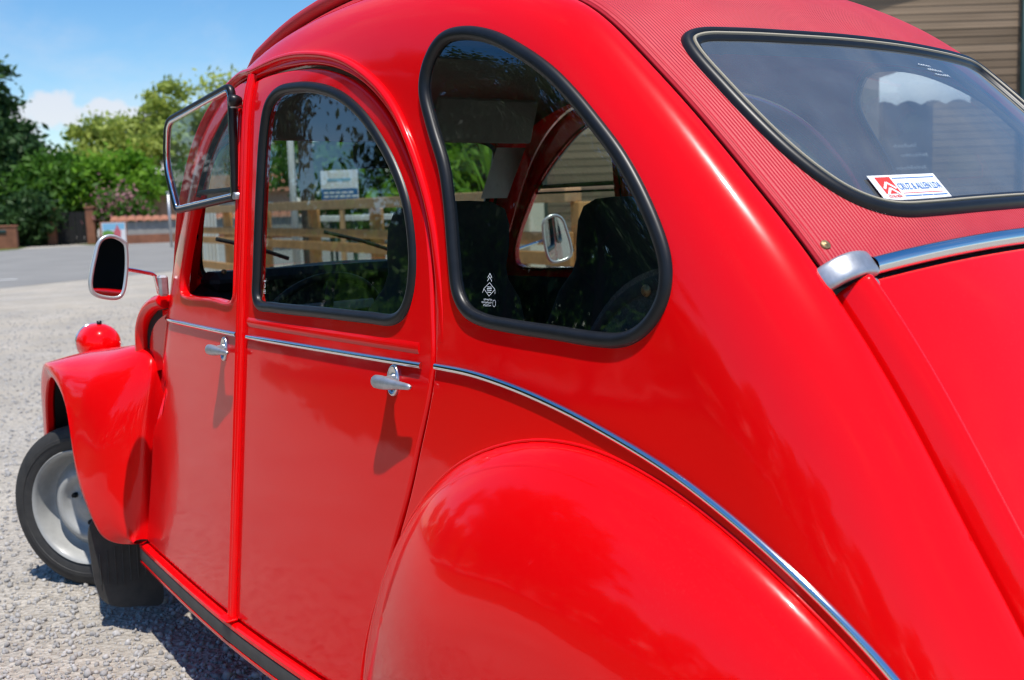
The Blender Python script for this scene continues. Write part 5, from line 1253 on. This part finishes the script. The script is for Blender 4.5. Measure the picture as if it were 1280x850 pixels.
# ---- terrace beside the car
def along(A, B): return math.atan2(B[1]-A[1], B[0]-A[0]), math.hypot(B[0]-A[0], B[1]-A[1])
FA, FB = (-9.91, 3.79), (-1.1, 2.42)
a, Ln = along(FA, FB); t = tag(empty('terrace_fence', (*FA, 0), a), 'open timber terrace fence of flat rails on square posts', 'fence')
for i, (z0, z1) in enumerate(((1.215, 1.295), (.972, 1.048), (.856, .934), (.55, .64), (.28, .37))):
    b = MB(); b.box((Ln/2, -.045 if i else -.03, (z0+z1)/2), (Ln, .03 if i else .11, z1-z0), bevel=.004); b.build('rail', M['timber_grey'] if i == 0 else M['timber'], t)
for k in range(7):
    b = MB(); b.box((Ln*k/6, .02, .62), (.09, .09, 1.19), bevel=.005); b.build('post', M['timber'], t)
t = tag(empty('terrace_post', (-2.9, 3.55, 0)), 'tall cream painted post at the end of the terrace fence', 'post')
b = MB(); b.box((0, 0, 1.35), (.17, .15, 2.7), bevel=.008); b.build('shaft', M['cream'], t); b = MB(); b.box((0, 0, .1), (.22, .20, .2), bevel=.01); b.build('foot', M['cream'], t)
WA, WB = (-10.72, 4.02), (-9.75, 3.98)
a, Ln = along(WA, WB); t = tag(empty('picket_panel', (*WA, 0), a), 'white upright picket panel beyond the windscreen', 'fence')
for k in range(9): b = MB(); b.box((Ln*k/8, 0, .62), (.085, .02, 1.22), bevel=.004); b.build('picket', M['whitep'], t)
for z in (.3, .95): b = MB(); b.box((Ln/2, .03, z), (Ln, .03, .07)); b.build('rail', M['whitep'], t)
t = tag(empty('notice_sign', (-8.02, 4.85, 0), math.atan2(.785, .619)+math.pi*0-.25), 'blue and white notice on a post behind the terrace fence', 'sign')
b = MB(); b.box((0, 0, .72), (.05, .05, 1.44)); b.build('post', M['timber_grey'], t)
b = MB(); b.box((0, -.035, 1.47), (.47, .02, .40), bevel=.004); b.build('plate', M['white'], t)
b = MB(); b.box((0, -.047, 1.365), (.46, .004, .18)); b.build('blue_band', M['sign_blue'], t)
rnd = random.Random(5)
for z in (1.41, 1.365, 1.315):
    x = -.20
    while x < .17: w_ = rnd.uniform(.03, .07); b = MB(); b.box((x+w_/2, -.0505, z), (w_, .002, .022)); b.build('lettering', M['white'], t); x += w_+.018
b = MB(); b.box((.0, -.047, 1.56), (.30, .003, .03)); b.build('heading', M['sign_pale'], t)
t = tag(empty('flag_pole', (-8.55, 4.49, 0)), 'slim white pole left of the blue notice', 'pole'); b = MB(); b.tube([(0, 0, 0), (0, 0, 3.2)], [.05, .035], 12); b.build('pole', M['whitep'], t); b = MB(); b.lathe([(0, 3.25), (.05, 3.22), (.05, 3.18), (.03, 3.16)]); b.build('finial', M['whitep'], t)
t = tag(empty('timber_post', (-7.9, 4.34, 0)), 'dark square timber post just left of the blue notice', 'post'); b = MB(); b.box((0, 0, 1.2), (.13, .13, 2.4), bevel=.01); b.build('shaft', M['bark'], t); b = MB(); b.box((0, 0, 2.43), (.17, .17, .05), bevel=.01); b.build('post_cap', M['bark'], t)
def cafe_table(loc, lb):
    t = tag(empty('terrace_table', loc, .4), lb, 'table', 'white tables on the terrace')
    b = MB(); b.box((0, 0, 1.10), (.42, .42, .07), bevel=.008); b.build('table_top', M['whitep'], t)
    for x in (-.17, .17):
        for y in (-.17, .17): b = MB(); b.tube([(x, y, 1.07), (x*1.15, y*1.15, .0)], .018, 8); b.build('leg', M['pdark'], t)
    b = MB(); b.tube([(.19*math.cos(q), .19*math.sin(q), .45) for q in np.linspace(0, 2*math.pi, 20, endpoint=False)], .012, 6, closed=True); b.build('foot_ring', M['steel'], t)
cafe_table((-8.6, 5.04, 0), 'tall white table behind the rails below the notice'); cafe_table((-8.27, 5.46, 0), 'tall white table right of its twin, under the inside mirror')
t = tag(empty('terrace_chair', (-1.56, 3.08, 0), .75), 'high orange wood chair on slim steel legs beside the terrace', 'chair')
b = MB(); b.box((0, .18, 1.06), (.34, .025, .22), Matrix.Rotation(-.15, 3, 'X'), bevel=.01); b.build('backrest', M['timber'], t); b = MB(); b.box((0, 0, .78), (.36, .36, .03), bevel=.008); b.build('seat', M['timber'], t)
for x in (-.15, .15):
    for y in (-.15, .15): b = MB(); b.tube([(x, y, .77 if y < 0 else 1.1), (x*1.2, y*1.2, 0)], .012, 8); b.build('leg', M['steel'], t)
def potted(loc, lb, seed):
    rng = np.random.default_rng(seed); t = tag(empty('potted_plant', loc), lb, 'plant')
    b = MB(); b.lathe([(.0, .02), (.14, .0), (.19, .34), (.20, .36), (.17, .36), (.16, .30), (0, .30)], seg=20); b.build('pot', M['tile'], t)
    m = MB()
    for k in range(26):
        az = rng.random()*6.28; r = .25+.35*rng.random(); hh = .5+.7*rng.random(); q = [Vector((0, 0, .3)).lerp(Vector((r*math.cos(az), r*math.sin(az), .3+hh)), s)+Vector((0, 0, .25*math.sin(s*3.1))) for s in (0, .4, .75, 1)]
        sd = Vector((-math.sin(az), math.cos(az), 0)); G = [[tuple(p_-sd*w_), tuple(p_+sd*w_)] for p_, w_ in zip(q, (.012, .03, .025, .003))]; m.grid(G)
    m.build('leaves', M['leaf_bright'], t)
potted((-3.0, 3.35, .45), 'broad leaved green plant in a clay pot by the cream post', 3)
t = tag(empty('plant_stand', (-3.0, 3.35, 0)), 'low timber box under the potted plant', 'box'); b = MB(); b.box((0, 0, .22), (.5, .5, .44), bevel=.01); b.build('box', M['timber_grey'], t); b = MB(); b.box((0, 0, .445), (.54, .54, .008)); b.build('lid', M['timber_grey'], t)
t = tag(empty('timber_kiosk', (-2.3, 6.4, 0), math.atan2(.785, .619)), 'small kiosk of pale upright boards with a little window', 'kiosk')
for k in range(6): b = MB(); b.box((-.375+k*.15, 0, 1.1), (.145, .03, 2.2), bevel=.004); b.build('board', M['pale_wood'], t)
b = MB(); b.box((0, .6, 1.1), (.88, 1.1, 2.2)); b.build('body', M['pale_wood'], t); b = MB(); b.box((0, .45, 2.26), (1.15, 1.5, .08), bevel=.01); b.build('roof', M['timber_grey'], t)
b = MB(); b.box((-.1, -.025, 1.62), (.34, .03, .42)); f_ = b.build('window_frame', M['timber'], t); b = MB(); b.box((-.1, -.035, 1.62), (.26, .03, .34)); b.build('pane', M['pdark'], f_)
# timber-clad building: x along its front, y back
t = tag(empty('timber_building', (-7.253, 7.427, 0), math.atan2(.78541, .61898)), 'brown horizontal board clad building with dark teal edge trim', 'building')
W_, SL, PK = 12.0, .235, 7.6
def gz(x): return 3.05+SL*(x if x < PK else 2*PK-x)
b = MB(); pr = [(0, 0), (W_, 0), (W_, gz(W_)), (PK, gz(PK)), (0, gz(0))]; b.add([(x, .06, z) for x, z in pr]+[(x, 5, z) for x, z in pr], [(0, 1, 2, 3, 4), (9, 8, 7, 6, 5), (0, 5, 6, 1), (1, 6, 7, 2), (2, 7, 8, 3), (3, 8, 9, 4), (4, 9, 5, 0)], False); b.build('wall', M['pdark'], t)
pz = .098; k = 0
while k*pz+.1 < gz(PK)-.08:
    z = .1+k*pz; x0 = max(.0, (z+pz-3.05)/SL); x1 = min(W_, 2*PK-(z+pz-3.05)/SL)
    if x1-x0 > .3:
        b = MB(); L_ = x1-x0
        b.add([(0, 0, 0), (L_, 0, 0), (L_, -.016, -.002), (0, -.016, -.002), (0, .01, pz*1.02), (L_, .01, pz*1.02), (L_, -.008, pz*1.02), (0, -.008, pz*1.02)], [(0, 1, 2, 3), (7, 6, 5, 4), (3, 2, 6, 7), (0, 3, 7, 4), (1, 5, 6, 2), (0, 4, 5, 1)], False)
        o = b.build('plank', M['cladding'], t); o.location = (x0, .03, z)
    k += 1
for x0, x1 in ((-.25, PK), (PK, W_+.2)):
    b = MB(); b.add([(x, y, gz(x)+dz) for x in (x0, x1) for y in (-.14, .10) for dz in (-.09, .10)], [(0, 1, 3, 2), (4, 6, 7, 5), (0, 4, 5, 1), (2, 3, 7, 6), (0, 2, 6, 4), (1, 5, 7, 3)], False); b.build('verge_board', M['teal'], t)
    b = MB(); b.add([(x, y, gz(x)+dz) for x in (x0, x1) for y in (-.18, 5.1) for dz in (.105, .16)], [(0, 1, 3, 2), (4, 6, 7, 5), (0, 4, 5, 1), (2, 3, 7, 6), (0, 2, 6, 4), (1, 5, 7, 3)], False); b.build('roof', M['timber_grey'], t)
b = MB(); b.tube([(6.05, -.05, 0), (6.05, -.05, gz(6.05)-.05)], .032, 10); b.build('drainpipe', M['teal'], t)
b = MB(); b.box((4.62, -.01, 1.22), (.62, .05, 2.3), bevel=.004); d_ = b.build('door', M['board'], t)
b = MB(); b.box((4.62, -.045, 1.62), (.54, .02, .62)); d_ = b.build('menu_board', M['board'], t)
V = []; rnd = random.Random(9)
for z, x0, x1 in ((1.78, -.20, .06), (1.66, -.10, .20), (1.50, -.16, .18)):
    x = x0
    while x < x1: V += stroke([(x, z), (x+.03, z+rnd.uniform(.01, .04)), (x+.035, z-.01)], .012); x += .042
b = MB()
for pl in V: o_ = len(b.v); b.v += [(4.62+x, -.0575, z) for x, z in pl]; b.f.append((o_, o_+1, o_+2, o_+3)); b.s.append(False)
b.build('chalk_writing', M['etch'], t)
# canvas awning with a scalloped hem
G = []
for i, y in enumerate(np.linspace(0, -1.3, 9)):
    G.append([(x, y, 2.78-.32*(i/8)-.03*math.sin(math.pi*(x-3.72)/1.14)*(i/8)) for x in np.linspace(3.72, 4.86, 17)])
G.append([(x, -1.31, 2.20+.05*abs(math.sin(math.pi*(x-3.72)/.285))) for x in np.linspace(3.72, 4.86, 17)])
b = MB(); b.grid(G); aw = b.build('awning', M['awning'], t)
for x in (3.72, 4.86): b = MB(); b.tube([(x, 0, 2.30), (x, -1.3, 2.36)], .016, 8); b.build('awning_arm', M['steel'], aw)
